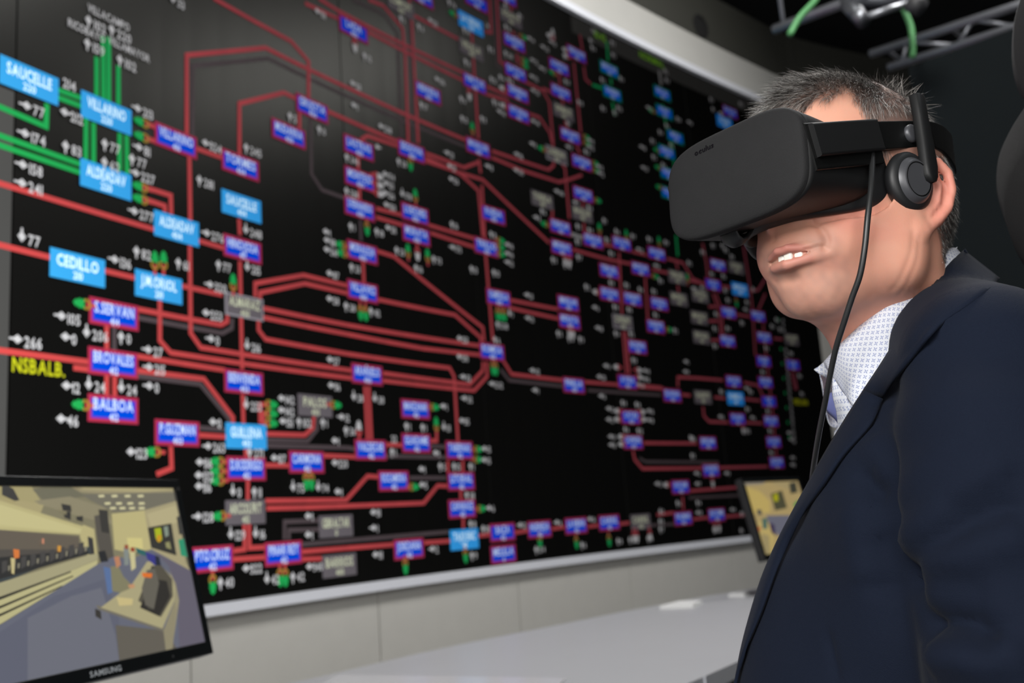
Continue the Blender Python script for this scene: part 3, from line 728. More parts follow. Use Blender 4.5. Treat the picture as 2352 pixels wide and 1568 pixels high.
# ------------------------------------------------------------------ long white desk
M_desk = mat('white_desk_laminate', srgb(178, 179, 182), .35, noise=.02, nscale=4)
far_px = [(560, 1590), (700, 1561), (770, 1545), (880, 1519), (1050, 1481), (1250, 1441), (1480, 1395), (1740, 1349), (1950, 1318)]
near_px = [(-300, 2500), (300, 2150), (900, 1880), (1250, 1720), (1480, 1610), (1590, 1565), (1720, 1508), (1850, 1455), (1990, 1405)]
farP = [atZ(x, y, DESKZ) for x, y in far_px]; nearP = [atZ(x, y, DESKZ) for x, y in near_px]
d0 = farP[0]-farP[1]; d0 /= np.linalg.norm(d0); farP = [farP[0]+d0*.75]+farP
def resamp(P, n):
    P = np.array(catmull(P, 10)); s_ = np.concatenate([[0], np.cumsum(np.linalg.norm(np.diff(P, axis=0), axis=1))]); q = np.linspace(0, s_[-1], n)
    return [np.array([np.interp(t, s_, P[:, i]) for i in range(3)]) for t in q]
A_, B_ = resamp(farP, 40), resamp(nearP, 40); dn = np.array([0, 0, -.035])
root = empty('desk', (float(B_[20][0]), float(B_[20][1]), 0)); tag(root, 'long curved white desk below the video wall', 'desk')
b = MB(); b.grid([B_, A_]); b.grid([[p+dn for p in A_], [p+dn for p in B_]]); b.grid([A_, [p+dn for p in A_]]); b.grid([[p+dn for p in B_], B_])
b.add([A_[0], B_[0], B_[0]+dn, A_[0]+dn], [(0, 1, 2, 3)]); b.add([A_[-1], A_[-1]+dn, B_[-1]+dn, B_[-1]], [(0, 1, 2, 3)]); b.build('worktop', M_desk, root)
b = MB(); off = np.array([-.0, -.12, 0]); gg = lambda p, z: np.array([p[0]*.97+.03*B_[20][0], p[1]-.10, z])
b.grid([[gg(p, 0) for p in A_], [gg(p, DESKZ-.035) for p in A_]]); b.build('modesty_panel', M_panel, root, solid=.018)
for k in (4, 17, 30):
    b = MB(); p, q = A_[k]*.85+B_[k]*.15, A_[k]*.15+B_[k]*.85; t = (q-p)/np.linalg.norm(q-p)
    b.box(((p+q)/2)*np.array([1, 1, 0])+np.array([0, 0, (DESKZ-.035)/2]), (np.linalg.norm((q-p)[:2]), .04, DESKZ-.035), ((t[0], t[1], 0), (-t[1], t[0], 0), (0, 0, 1))); b.build('leg_panel', M_panel, root)
b = MB(); J = atZ(1622, 1553, DESKZ); dj = np.array([.35, .94, 0]); b.box(J+np.array([-.004, -.001, -.0175]), (.004, .003, .036)); b.build('edge_joint', M_white, root)
# raised white desk section and two sheets of paper on the worktop
b = MB(); P0 = atZ(772, 1549, DESKZ+.004); P1 = atZ(1300, 1556, DESKZ+.004); P2 = atZ(1250, 1600, DESKZ+.004); P3 = atZ(700, 1600, DESKZ+.004)
b.add([P3, P2, P1, P0]+[p-np.array([0, 0, .003]) for p in (P3, P2, P1, P0)], [(0, 1, 2, 3), (4, 7, 6, 5), (0, 4, 5, 1), (1, 5, 6, 2), (2, 6, 7, 3), (3, 7, 4, 0)])
o = b.build('desk_section', mat('white_section_gloss', srgb(205, 205, 208), .2), None, bevel=.001); tag(o, 'glossy white raised section on the near left part of the white desk', 'desk section')
for i, (q, lb_) in enumerate((([(1515, 1391), (1560, 1379), (1612, 1378), (1590, 1388)], 'low stack of white paper on the far edge of the desk, left of the other'), ([(1672, 1364), (1700, 1358), (1722, 1357), (1708, 1364)], 'low stack of white paper on the desk nearest the navy jacket'))):
    pp = [atZ(x, y, DESKZ+.012) for x, y in q]; b = MB(); b.add([p+np.array([0, 0, .0]) for p in pp]+[p-np.array([0, 0, .0115]) for p in pp], [(3, 2, 1, 0), (4, 5, 6, 7), (0, 1, 5, 4), (1, 2, 6, 5), (2, 3, 7, 6), (3, 0, 4, 7)])
    o = b.build('paper_stack', mat('paper_white', srgb(225, 225, 224), .6)); tag(o, lb_.replace('sheet of white paper', 'low stack of white paper'), 'paper', 'paper stacks on the desk')

# ------------------------------------------------------------------ partition, truss, cables
pa = atY(2090, 158, 5.0); pb = atY(2352, 52, 4.6); dirp = (pb-pa); dirp[2] = 0; dirp /= np.linalg.norm(dirp); ztp = pa[2]
b = MB(); e_ = pa+dirp*3.2; b.box(((pa+e_)/2)*np.array([1, 1, 0])+np.array([0, 0, ztp/2]), (3.2, .06, ztp), ((dirp[0], dirp[1], 0), (-dirp[1], dirp[0], 0), (0, 0, 1)))
o = b.build('partition_panel', M_part, bevel=.004); tag(o, 'tall dark slate partition standing behind the head of the person', 'partition')
root = empty('lighting_truss', atY(2200, 60, 5.1)); tag(root, 'aluminium lattice truss running above the dark slate partition', 'truss')
u0, u1 = atY(1999, 124, 5.30), atY(2352, 8, 4.75); l0, l1 = atY(2060, 150, 5.22), atY(2352, 54, 4.78)
ext = lambda a, c_, k: c_+(c_-a)*k
b = MB(); b.tube([u0, ext(u0, u1, 1.2)], .024, 12); b.build('chord', M_alu, root, True)
b = MB(); b.tube([l0, ext(l0, l1, 1.3)], .022, 12); b.build('chord', M_alu, root, True)
b = MB(); dpt = np.array([.18, .20, 0]); b.tube([u0+dpt, ext(u0, u1, 1.2)+dpt], .024, 12); b.build('chord', M_alu, root, True)
zig = MB(); U1, L1 = ext(u0, u1, 1.2), ext(l0, l1, 1.3)
for k in range(11):
    b = MB(); t = .02+k*.098; A = u0+(U1-u0)*t if k % 2 else l0+(L1-l0)*t; t2 = t+.098; Bq = l0+(L1-l0)*t2 if k % 2 else u0+(U1-u0)*t2
    b.tube([A, Bq], .012, 8); b.build('brace', M_alu, root, True)
for k in range(5):
    b = MB(); t = .05+k*.2; b.tube([u0+(U1-u0)*t, u0+(U1-u0)*t+dpt], .012, 8); b.build('brace', M_alu, root, True)
root = empty('spotlight_rig', atY(1960, 20, 4.6)); tag(root, 'aluminium bar and clamp rig hanging below the black ceiling, top right', 'lighting rig')
b = MB(); b.tube([atY(1778, 68, 4.9), atY(1930, 10, 4.6), atY(1990, -15, 4.5)], .026, 12); b.build('bar', M_alu, root, True)
b = MB(); b.tube([atY(1940, 0, 4.6), atY(1962, 22, 4.55), atY(1985, 52, 4.5)], [.045, .042, .036], 16); b.build('clamp_body', mat('dark_clamp', srgb(90, 92, 96), .4, .5), root, True)
b = MB(); b.tube([atY(1972, 34, 4.44), atY(1978, 40, 4.36)], .03, 16); b.build('clamp_bolt', M_alu, root, True)
b = MB(); b.tube([atY(1985, 40, 4.5), atY(2096, 4, 4.5)], .018, 12); b.build('bar', M_alu, root, True)
b = MB(); b.tube([atY(1950, 4, 4.55), atY(2120, 2, 4.5)], .03, 12); b.build('bar', mat('dark_bar', srgb(70, 72, 78), .5, .4), root, True)
b = MB(); b.tube([atY(2092, 4, 4.5), atY(2118, 20, 4.48)], [.05, .045], 18); b.build('end_cap', mat('cap_grey', srgb(60, 60, 62), .5), root, True)
for r_ in ((1800, 4.87), (2060, 4.55)):
    b = MB(); p = atY(r_[0], 60 if r_[0] < 1900 else 8, r_[1]); b.tube([p, np.array([p[0], p[1], 4.9])], .012, 8); b.build('drop_rod', M_alu, root, True)
M_gc = mat('green_cable', srgb(84, 150, 92), .5)
for pts, lb_ in (([(1890, -40), (1873, 0), (1837, 40), (1813, 81)], 'green cable looping over the bar at the left of the ceiling rig'), ([(2060, -40), (2076, 20), (2092, 61), (2096, 100), (2096, 132)], 'green cable hanging down across the truss at right')):
    b = MB(); pp = [atY(x, y, 4.42 if x < 2000 else 4.75) for x, y in pts]; b.tube(catmull(pp, 6), .016, 10)
    o = b.build('cable', M_gc, None, True); tag(o, lb_, 'cable', 'green cables on the ceiling rig')

# ================================================================== the person
def frame(yaw, pit):
    fw = np.array([-math.sin(yaw)*math.cos(pit), -math.cos(yaw)*math.cos(pit), math.sin(pit)])
    l0 = np.cross([0, 0, 1.0], fw); l0 /= np.linalg.norm(l0); return np.column_stack([l0, fw, np.cross(fw, l0)])   # columns: his left, forward, up   (as rows of a point: l, f, u)
HM = frame(math.radians(51), math.radians(4.1)); HO = np.array([.330, .903, 1.366])
H2W = lambda q: HO+HM@np.asarray(q, float); W2H = lambda p: HM.T@(np.asarray(p, float)-HO)
PMx = frame(math.radians(53), math.radians(3.98)); PSC = .875; PO = CAM+PSC*(np.array([.23197, .93428, 1.42678])-np.array([0, 0, 1.10]))
P2W = lambda q: PO+PMx@(np.asarray(q, float)*PSC)
BM_ = frame(math.radians(100), 0); NB = np.array([.395, .935, 1.215])
B2W = lambda q: NB+BM_@np.asarray(q, float); W2B = lambda p: BM_.T@(np.asarray(p, float)-NB)

def s_ell(P, c, r):
    q = (P-np.array(c, np.float32))/np.array(r, np.float32); k0 = np.sqrt((q*q).sum(-1)); k1 = np.sqrt(((q/np.array(r, np.float32))**2).sum(-1))+1e-9
    return k0*(k0-1)/k1
def s_cap(P, a, b_, ra, rb=None):
    rb = ra if rb is None else rb; a = np.array(a, np.float32); b_ = np.array(b_, np.float32); ba = b_-a
    t = np.clip(((P-a)@ba)/float(ba@ba), 0, 1)[..., None]; d = P-a-t*ba
    return np.sqrt((d*d).sum(-1))-(ra+(rb-ra)*t[..., 0])
def s_poly(P, pts, rs):
    d = None
    for i in range(len(pts)-1):
        e = s_cap(P, pts[i], pts[i+1], rs[i], rs[i+1]); d = e if d is None else np.minimum(d, e)
    return d
def smin(a, b_, k):
    h = np.maximum(k-np.abs(a-b_), 0)/k; return np.minimum(a, b_)-h*h*k*.25
def smax(a, b_, k): return -smin(-a, -b_, k)
def snet(F, xs, ys, zs):
    Sg = F < 0; nx, ny, nz = F.shape
    sl_ = lambda a, b_, c_: (slice(a, nx-1+a), slice(b_, ny-1+b_), slice(c_, nz-1+c_))
    cnt = sum(Sg[sl_(a, b_, c_)].astype(np.int8) for a in (0, 1) for b_ in (0, 1) for c_ in (0, 1)); act = (cnt > 0) & (cnt < 8)
    idx = -np.ones(act.shape, np.int64); I, J, K = np.nonzero(act); idx[I, J, K] = np.arange(len(I))
    pos = np.zeros((len(I), 3)); n = np.zeros(len(I)); ax = (xs, ys, zs)
    for d in range(3):
        o1, o2 = [q for q in range(3) if q != d]
        for u in (0, 1):
            for v in (0, 1):
                st = [I, J, K]; st[o1] = st[o1]+u; st[o2] = st[o2]+v; en = list(st); en[d] = en[d]+1
                Fa = F[tuple(st)]; Fb = F[tuple(en)]; c_ = (Fa < 0) != (Fb < 0); t = np.where(c_, Fa/(Fa-Fb+1e-20), 0)
                for q in range(3):
                    a = ax[q][st[q]]; pos[:, q] += np.where(c_, a+t*(ax[q][en[q]]-a), 0)
                n += c_
    pos /= n[:, None]; quads = []
    for d in range(3):
        o1, o2 = [q for q in range(3) if q != d]
        a = [slice(0, s_) for s_ in F.shape]; a[d] = slice(0, F.shape[d]-1); b_ = list(a); b_[d] = slice(1, F.shape[d])
        c_ = Sg[tuple(a)] != Sg[tuple(b_)]; X = list(np.nonzero(c_)); ins = Sg[tuple(a)][tuple(X)]
        ok = (X[o1] > 0) & (X[o2] > 0) & (X[o1] < act.shape[o1]) & (X[o2] < act.shape[o2]); X = [x[ok] for x in X]; ins = ins[ok]
        def cell(u, v): Y = list(X); Y[o1] = Y[o1]-u; Y[o2] = Y[o2]-v; return idx[tuple(Y)]
        q = np.stack([cell(1, 1), cell(0, 1), cell(0, 0), cell(1, 0)], 1); flip = ins if d != 1 else ~ins
        q[~flip] = q[~flip][:, ::-1]; quads.append(q)
    return pos, np.concatenate(quads)
def axis(*seg):
    # (start, end, step) pieces joined
    out = []
    for a, b_, st in seg: out += list(np.arange(a, b_, st))
    return np.array(out+[seg[-1][1]])
def sdf_mesh(name, fn, xs, ys, zs, toW):
    F = np.empty((len(xs), len(ys), len(zs)), np.float32); Y, Z = np.meshgrid(ys, zs, indexing='ij')
    for i0 in range(0, len(xs), 16):
        xx = xs[i0:i0+16]; P = np.empty((len(xx),)+Y.shape+(3,), np.float32); P[..., 0] = xx[:, None, None]; P[..., 1] = Y; P[..., 2] = Z
        F[i0:i0+16] = fn(P)
    F[0] = F[-1] = 1; F[:, 0] = F[:, -1] = 1; F[:, :, 0] = F[:, :, -1] = 1
    V, Q = snet(F, xs, ys, zs); return V, Q

NH = W2H(NB)                                      # neck base in head coordinates
CH = W2H(B2W((0, .026, -.02)))
SHL, SHR = W2H(B2W((.10, .01, -.10))), W2H(B2W((-.10, .01, -.10)))
TP_A = (HM.T@PMx)/PSC; TP_B = ((HO-PO)@PMx)/PSC
def head_sdf(P):
    d = s_ell(P, (0, -.016, .046), (.0775, .120, .0955))
    d = smin(d, s_ell(P, (0, -.055, .004), (.062, .066, .060)), .03)
    d = smin(d, s_ell(P, (0, .043, -.016), (.053, .058, .058)), .025)
    A = P.copy(); A[..., 0] = np.abs(A[..., 0])
    d = smin(d, s_ell(A, (.041, .036, -.012), (.023, .030, .021)), .016)
    d = smin(d, s_ell(A, (.031, .058, -.046), (.024, .027, .028)), .018)
    d = smin(d, s_ell(P, (0, .066, -.050), (.035, .034, .032)), .02)
    d = smin(d, s_ell(P, (0, .028, -.066), (.044, .048, .036)), .02)
    d = smin(d, s_cap(A, (.013, .055, -.086), (.051, .010, -.062), .017, .018), .022)
    d = smin(d, s_cap(A, (.052, .014, -.068), (.060, .004, -.012), .018, .018), .025)
    d = smin(d, s_ell(P, (0, .060, -.086), (.021, .019, .0180)), .018)
    d = smin(d, s_ell(A, (.050, .008, -.035), (.025, .040, .045)), .02)
    # nose, mostly inside the headset
    d = smin(d, s_cap(P, (0, .100, .03), (0, .124, -.018), .008, .0115), .014)
    d = smin(d, s_ell(A, (.013, .108, -.024), (.0085, .013, .009)), .008)
    # neck and throat
    d = smin(d, s_cap(P, (0, -.034, -.03), NH, .056, .062), .03)
    d = smin(d, s_cap(P, (0, .012, -.070), CH, .026, .038), .035)
    d = smin(d, s_cap(P, (.052, -.030, -.045), CH+np.array([.02, .012, 0]), .014, .012), .022)
    d = smin(d, s_cap(P, NH+np.array([0, 0, -.03]), SHL, .045, .02), .03); d = smin(d, s_cap(P, NH+np.array([0, 0, -.03]), SHR, .045, .02), .03)
    # fold beside the mouth, under-lip furrow, creases below the ear
    g = s_poly(P, [(-.014, .094, -.0795), (0, .099, -.0805), (.014, .094, -.0795)], [.001, .002, .001]); d = smax(d, -g, .010)
    # the skin is pressed back where the headset cushion sits
    Q = (P@TP_A+TP_B).astype(np.float32); qx = np.clip(np.abs(Q[..., 0])/.086, 0, 1.1)
    ub_ = -.050*np.maximum(0, 1-np.minimum(qx*.93, 1)**3.5)**(1/3.5); Dp = .054+.086*qx**2.16
    g = np.maximum(np.maximum(ub_-Q[..., 2], -(Q[..., 1]+Dp)), np.maximum(Q[..., 2]-.045, np.abs(Q[..., 0])-.096))*PSC; d = smax(d, -g, .008)
    # lips: parted
    d = smin(d, s_poly(A, [(.0375, .0770, -.0560), (.020, .0955, -.0552), (.005, .1058, -.0538), (0, .1054, -.0546)], [.0014, .0030, .0037, .0036]), .005)
    d = smin(d, s_poly(A, [(.0365, .0765, -.0580), (.018, .0938, -.0642), (0, .1008, -.0668)], [.0016, .0040, .0052]), .005)
    g = s_poly(P, [(-.022, .0945, -.0592), (-.012, .1005, -.0604), (-.005, .1035, -.0610), (.003, .1038, -.0612), (.010, .1015, -.0606), (.017, .0965, -.0594), (.023, .0920, -.0584), (.028, .0878, -.0575)], [.0008, .0009, .0013, .0018, .0018, .0013, .0009, .0008]); d = smax(d, -g, .0018)
    g = s_poly(P, [(-.012, .0895, -.0612), (.014, .0885, -.0612)], [.0056, .0056]); d = smax(d, -g, .002)
    # ears
    A = A-np.array([0, .009, -.004], np.float32)
    ear = s_poly(A, [(.0745, .006, .008), (.0785, .003, .022), (.0835, -.008, .0325), (.0890, -.022, .0330), (.0925, -.032, .0230), (.0930, -.035, .008), (.0900, -.030, -.010), (.0850, -.017, -.024), (.0790, -.003, -.034)], [.0030, .0034, .0038, .0040, .0042, .0040, .0038, .0042, .0062])
    ear = smin(ear, s_ell(A, (.0765, .003, -.035), (.0064, .0088, .0100)), .006)
    E_ = A-np.array([.0805, -.015, .000], np.float32); cs, sn = math.cos(.42), math.sin(.42); E2 = np.stack([E_[..., 0]*cs+E_[..., 1]*sn, -E_[..., 0]*sn+E_[..., 1]*cs, E_[..., 2]], -1)
    ear = smin(ear, s_ell(E2, (0, 0, 0), (.0036, .0195, .031)), .004)
    ear = smin(ear, s_poly(A, [(.0855, -.014, .021), (.0888, -.021, .010), (.0862, -.019, -.006), (.0815, -.010, -.018)], [.0022, .0030, .0028, .0026]), .003)
    ear = smax(ear, -s_ell(A, (.0885, -.006, .000), (.0085, .0090, .0135)), .004)
    ear = smin(ear, s_ell(A, (.0765, .0065, -.003), (.004, .004, .006)), .004)
    return smin(d, ear, .006)
xs = axis((-.17, -.10, .006), (-.10, .10, .0019), (.10, .17, .006)); ys = axis((-.17, -.115, .005), (-.115, .078, .0021), (.078, .112, .0011), (.112, .14, .0018))
zs = axis((-.27, -.125, .005), (-.125, -.088, .0022), (-.088, -.048, .0011), (-.048, .155, .0022))
HV, HQ = sdf_mesh('person_body', head_sdf, xs, ys, zs, H2W)
# ---- colouring that stays with the skin
def sstep(a, b_, x): t = np.clip((x-a)/(b_-a), 0, 1); return t*t*(3-2*t)
l_, f_, u_ = HV.T; al = np.abs(l_)
def noise3(P, sc, seed=0):
    r = np.random.default_rng(seed); v = np.zeros(len(P))
    for k in range(14):
        d = r.normal(size=3); d /= np.linalg.norm(d); v += np.sin(P@d*sc*r.uniform(.6, 1.7)+r.uniform(0, 6.28))
    return v/14**.5*.7
skin = np.array(srgb(218, 157, 134)); lip = np.array(srgb(182, 108, 100)); red = np.array(srgb(214, 128, 116)); stub = np.array(srgb(158, 124, 112)); pale = np.array(srgb(232, 186, 160))
col = np.tile(skin, (len(HV), 1))
def mixc(c_, w_):
    global col
    col = col*(1-w_[:, None])+np.array(c_)*w_[:, None]
mixc(red, .55*np.exp(-((al-.045)**2/.00035+(f_-.065)**2/.0012+(u_+.022)**2/.0006)))
mixc(red, .5*sstep(.079, .086, al)*sstep(-.05, -.035, -f_*0+u_)*sstep(.02, -.01, f_))
mixc(red, .25*sstep(-.075, -.10, u_)*sstep(.05, .0, f_))
mixc(pale, .2*sstep(.05, .08, u_)*sstep(.03, .06, f_))
bl_ = sstep(-.040, -.052, u_)*sstep(.045, .070, f_)*sstep(.050, .036, al); mixc(stub, .58*bl_*(.75+.25*noise3(HV, 500, 3)))
mixc(stub, .25*sstep(-.07, -.09, u_)*sstep(-.01, .02, f_)*(.7+.3*noise3(HV, 400, 5)))
lipd = np.minimum(s_poly(np.column_stack([al, f_, u_]).astype(np.float32), [(.0375, .0775, -.0560), (.020, .0955, -.0552), (.005, .1058, -.0538), (0, .1054, -.0545)], [.0006, .0026, .0033, .0032]),
                  s_poly(np.column_stack([al, f_, u_]).astype(np.float32), [(.0365, .0770, -.0577), (.018, .0938, -.0642), (0, .1008, -.0666)], [.0008, .0034, .0046]))
mixc(lip, .72*sstep(.0016, -.0002, lipd))
mixc(red, np.clip(.17*noise3(HV, 130, 8), 0, 1)); mixc(pale, np.clip(.12*noise3(HV, 220, 9), 0, 1))
mixc(srgb(84, 30, 30), .95*sstep(.1018, .1004, f_+al**1.6*6.2)*sstep(.0048, .0032, np.abs(u_+.0610))*sstep(.027, .023, al)*sstep(.07, .08, f_))
def fmax_(u):  # front limit of the hair at height u
    return np.interp(u, [-.02, -.005, .002, .03, .045, .062, .074, .086, .094], [-.030, -.028, .014, .024, .054, .054, .054, .054, .054])
def hairm(l, f, u):
    wv = .0022*np.sin(l*330)+.0018*np.sin(l*740+f*300); fm = fmax_(u+wv); a = np.maximum(sstep(.004, -.006, f-fm), sstep(-.004, .005, u+wv-.075-(.0916-f)*.69))
    umin = np.interp(f, [-.09, -.03, -.02, .02], [-.062, -.050, -.006, .0]); return a*sstep(-.004, .005, u-umin)*sstep(-.020, -.016, u-.0*f+np.where(f < -.03, 9, 0))
hm = hairm(l_, f_, u_)*(al < .079)
mixc(srgb(92, 82, 78), .85*hm*np.where(u_ > .06, 1, .7))
HWp = HV@HM.T+HO; hb_ = BVHTree.FromPolygons([Vector(p) for p in HWp], [tuple(map(int, q)) for q in HQ])
hn = np.zeros_like(HWp); vn = np.cross(HWp[HQ[:, 1]]-HWp[HQ[:, 0]], HWp[HQ[:, 2]]-HWp[HQ[:, 0]])
for k in range(4): np.add.at(hn, HQ[:, k], vn)
hn /= np.linalg.norm(hn, axis=1)[:, None]+1e-12; hn *= np.sign(((HWp-H2W((0, 0, .03)))*hn).sum(1).mean())
hdisp = .00025*noise3(HV, 160, 51)*sstep(.02, .0, u_)
def segd(P, a, b_):
    ba = b_-a; t = np.clip(((P-a)@ba)/(ba@ba+1e-12), 0, 1); return np.linalg.norm(P-a-t[:, None]*ba, axis=1), t
for pts_, amp, wd in (([(1866, 508), (1880, 520), (1891, 533), (1899, 551), (1897, 568)], -.0024, .0038), ([(1850, 530), (1880, 560), (1890, 590)], .0008, .010), ([(1915, 600), (1930, 640), (1925, 680)], -.0008, .007), ([(1780, 648), (1800, 645), (1830, 640)], -.0012, .005),
                      ([(2098, 535), (2094, 575), (2078, 620), (2050, 665)], -.0006, .0028), ([(2112, 545), (2108, 590), (2090, 640), (2065, 680)], -.0005, .0028), ([(1775, 525), (1778, 548)], -.001, .003), ([(1852, 573), (1866, 570), (1880, 566), (1890, 566)], -.0016, .0022), ([(1768, 606), (1780, 600), (1790, 594)], -.0012, .002)):
    pp = [hb_.ray_cast(Vector(CAM), Vector(ray(*q_)).normalized())[0] for q_ in pts_]; pp = [np.array(p) for p in pp if p is not None]
    if len(pp) < 2: continue
    pp = catmull(pp, 4); dm = np.full(len(HWp), 9.0)
    for i in range(len(pp)-1): dm = np.minimum(dm, segd(HWp, pp[i], pp[i+1])[0])
    hdisp += amp*np.exp(-(dm/wd)**2)
me = npmesh('person_body', HWp+hn*hdisp[:, None], HQ)
ca = me.color_attributes.new('tint', 'FLOAT_COLOR', 'POINT'); ca.data.foreach_set('color', np.column_stack([col, np.ones(len(col))]).astype(np.float32).ravel())
M_skin = mat('skin', (.6, .4, .3), .52, spec=.35, bump=.22, bscale=1500); nt = M_skin.node_tree; bs = nt.nodes['Principled BSDF']
at = nt.nodes.new('ShaderNodeAttribute'); at.attribute_name = 'tint'; nt.links.new(at.outputs['Color'], bs.inputs['Base Color'])
bs.inputs['Subsurface Weight'].default_value = .18; bs.inputs['Subsurface Radius'].default_value = (1, .35, .2); bs.inputs['Subsurface Scale'].default_value = .006
for n_ in nt.nodes:
    if n_.type == 'BUMP': n_.inputs['Distance'].default_value = .0006
PERSON = empty('person', (NB[0], NB[1], 0)); tag(PERSON, 'grey-haired person in a navy suit jacket wearing a black headset, face turned to the camera', 'person')
body = link('head_and_neck', me, M_skin, PERSON, True)
# teeth
M_teeth = mat('tooth_enamel', srgb(236, 232, 222), .2)
for k, (l0_, wd) in enumerate(((-.0135, .0062), (-.0065, .0076), (.0012, .0084), (.0096, .0078), (.0168, .0066))):
    b = MB(); cxx = l0_+.0; ff = .1010-abs(cxx)**1.6*6.4; b.box((0, 0, 0), (wd, .005, .0085)); o = b.build('tooth', M_teeth, None, True, bevel=.0018)
    mw = Matrix.Identity(4)
    yawt = -cxx*26
    R3 = np.column_stack([HM@np.array([math.cos(yawt), math.sin(yawt), 0]), HM@np.array([-math.sin(yawt), math.cos(yawt), 0]), HM[:, 2]])
    p_ = H2W((cxx+.001, ff, -.0595+(.0006 if k in (1, 4) else 0)))
    for i in range(3):
        for j in range(3): mw[i][j] = R3[i, j]
        mw[i][3] = p_[i]
    o.data.transform(mw); o.parent = PERSON; o.matrix_parent_inverse = Matrix.Translation(-PERSON.location)
# ---- hair: one countless mass of short strands
hq = HQ; hv = HV; tri = hq; cen = hv[tri].mean(1); e1 = hv[tri[:, 1]]-hv[tri[:, 0]]; e2 = hv[tri[:, 2]]-hv[tri[:, 0]]; nr = np.cross(e1, e2); ar = np.linalg.norm(nr, axis=1)+1e-12; nr = nr/ar[:, None]
nr *= np.sign((nr*(cen-np.array([0, 0, .03]))).sum(1))[:, None]
wgt = hairm(*cen.T)*(np.abs(cen[:, 0]) < .079)*ar; NS = 62000
pick = nrng.choice(len(tri), NS, p=wgt/wgt.sum()); r1 = nrng.random((NS, 1)); r2 = nrng.random((NS, 1))
root_ = hv[tri[pick, 0]]+(hv[tri[pick, 1]]-hv[tri[pick, 0]])*r1+(hv[tri[pick, 3]]-hv[tri[pick, 0]])*r2; nn = nr[pick]
L_, F_, U_ = root_.T; top = sstep(.070, .110, U_); fr = sstep(.0, .05, F_); back = sstep(-.02, -.07, F_)
dirv = np.zeros((NS, 3))
side = 1-top
dirv += (top*(1-.0*back))[:, None]*np.array([.10, .95, -.12])*(1-back[:, None]*1.15)
dirv += (top*back)[:, None]*np.array([0, -.5, -.25])
dirv += (side*fr)[:, None]*np.array([0, .45, -.75])
dirv += (side*(1-fr))[:, None]*np.array([0, -.25, -.85])
sw = noise3(root_, 70, 21); dirv[:, 0] += .45*sw*(.4+top); dirv[:, 1] += .3*noise3(root_, 90, 22)
dirv += nn*(.20+.06*top+.12*back)[:, None]+nrng.normal(0, .11, (NS, 3))
dirv /= np.linalg.norm(dirv, axis=1)[:, None]
ln_ = (.011+.014*top*(1-.35*back)+.007*fr)*nrng.uniform(.65, 1.25, NS); ln_ *= np.where(nrng.random(NS) < .015, 1.25, 1); ln_ *= np.interp(U_, [-.06, -.02, .03], [.35, .7, 1]); ln_ *= np.where(U_ < .085, np.interp(fmax_(U_)-F_, [0, .015], [.6, 1]), 1)
K = 5; pts = np.zeros((K, NS, 3)); p_ = root_-nn*.0008; d_ = dirv.copy(); tgt = np.array([0, .55, -.5])
for k in range(K):
    pts[k] = p_; tn = np.maximum(0, -(d_*nn).sum(1)); d_ = d_+nn*tn[:, None]+(nrng.normal(0, .07, (NS, 3)))+np.column_stack([np.zeros(NS), .10*top-.03, -.13*np.ones(NS)])
    d_ /= np.linalg.norm(d_, axis=1)[:, None]; p_ = p_+d_*(ln_/(K-1))[:, None]
pl_ = ((pts.reshape(-1, 3)@HM.T+HO-PO)@PMx/PSC).reshape(K, NS, 3)
zc_ = np.interp(-pl_[..., 1], [.01, .065, .12, .175, .215, .245, .27, .31], [.007, .0215, .038, .053, .062, .0685, .070, .074])
bad = ((np.abs(pl_[..., 2]-zc_) < .0165) & (np.abs(pl_[..., 0]) > .088-.04*(pl_[..., 1] < -.26)) & (pl_[..., 1] < -.10)).any(0)
stick = bad[None] & np.ones((K, 1), bool); pts = np.where(stick[..., None], root_[None]-nn[None]*.0005+dirv[None]*0+(pts-pts[:1])*.12, pts)
wdir = np.cross(dirv, nrng.normal(size=(NS, 3))); wdir /= np.linalg.norm(wdir, axis=1)[:, None]
wr = np.array([.00013, .00013, .00011, .00008, .00002])
hvv = np.concatenate([np.stack([pts[k]+wdir*wr[k], pts[k]-wdir*wr[k]], 1)[:, None] for k in range(K)], 1).reshape(-1, 3)   # NS*K*2
base = np.arange(NS)*K*2; q = np.concatenate([np.stack([base+2*k, base+2*k+1, base+2*k+3, base+2*k+2], 1) for k in range(K-1)])
me = npmesh('hair', hvv@HM.T+HO, q)
white = np.clip(.34+.30*fr*(1-top)+.22*top*fr+.12*noise3(root_, 60, 31)-.18*back, .05, .95); isw = nrng.random(NS) < white
gv = np.where(isw, nrng.uniform(.28, .62, NS), nrng.uniform(.018, .07, NS)); hc = np.column_stack([gv*1.02, gv*.97, gv*.92, np.ones(NS)])
ca = me.color_attributes.new('tint', 'FLOAT_COLOR', 'POINT'); ca.data.foreach_set('color', np.repeat(hc, K*2, axis=0).astype(np.float32).ravel())
M_hair = mat('grey_hair', (.2, .2, .2), .42, spec=.5); nt = M_hair.node_tree; at = nt.nodes.new('ShaderNodeAttribute'); at.attribute_name = 'tint'; nt.links.new(at.outputs['Color'], nt.nodes['Principled BSDF'].inputs['Base Color'])
o = link('hair', me, M_hair, PERSON, True); o['kind'] = 'stuff'

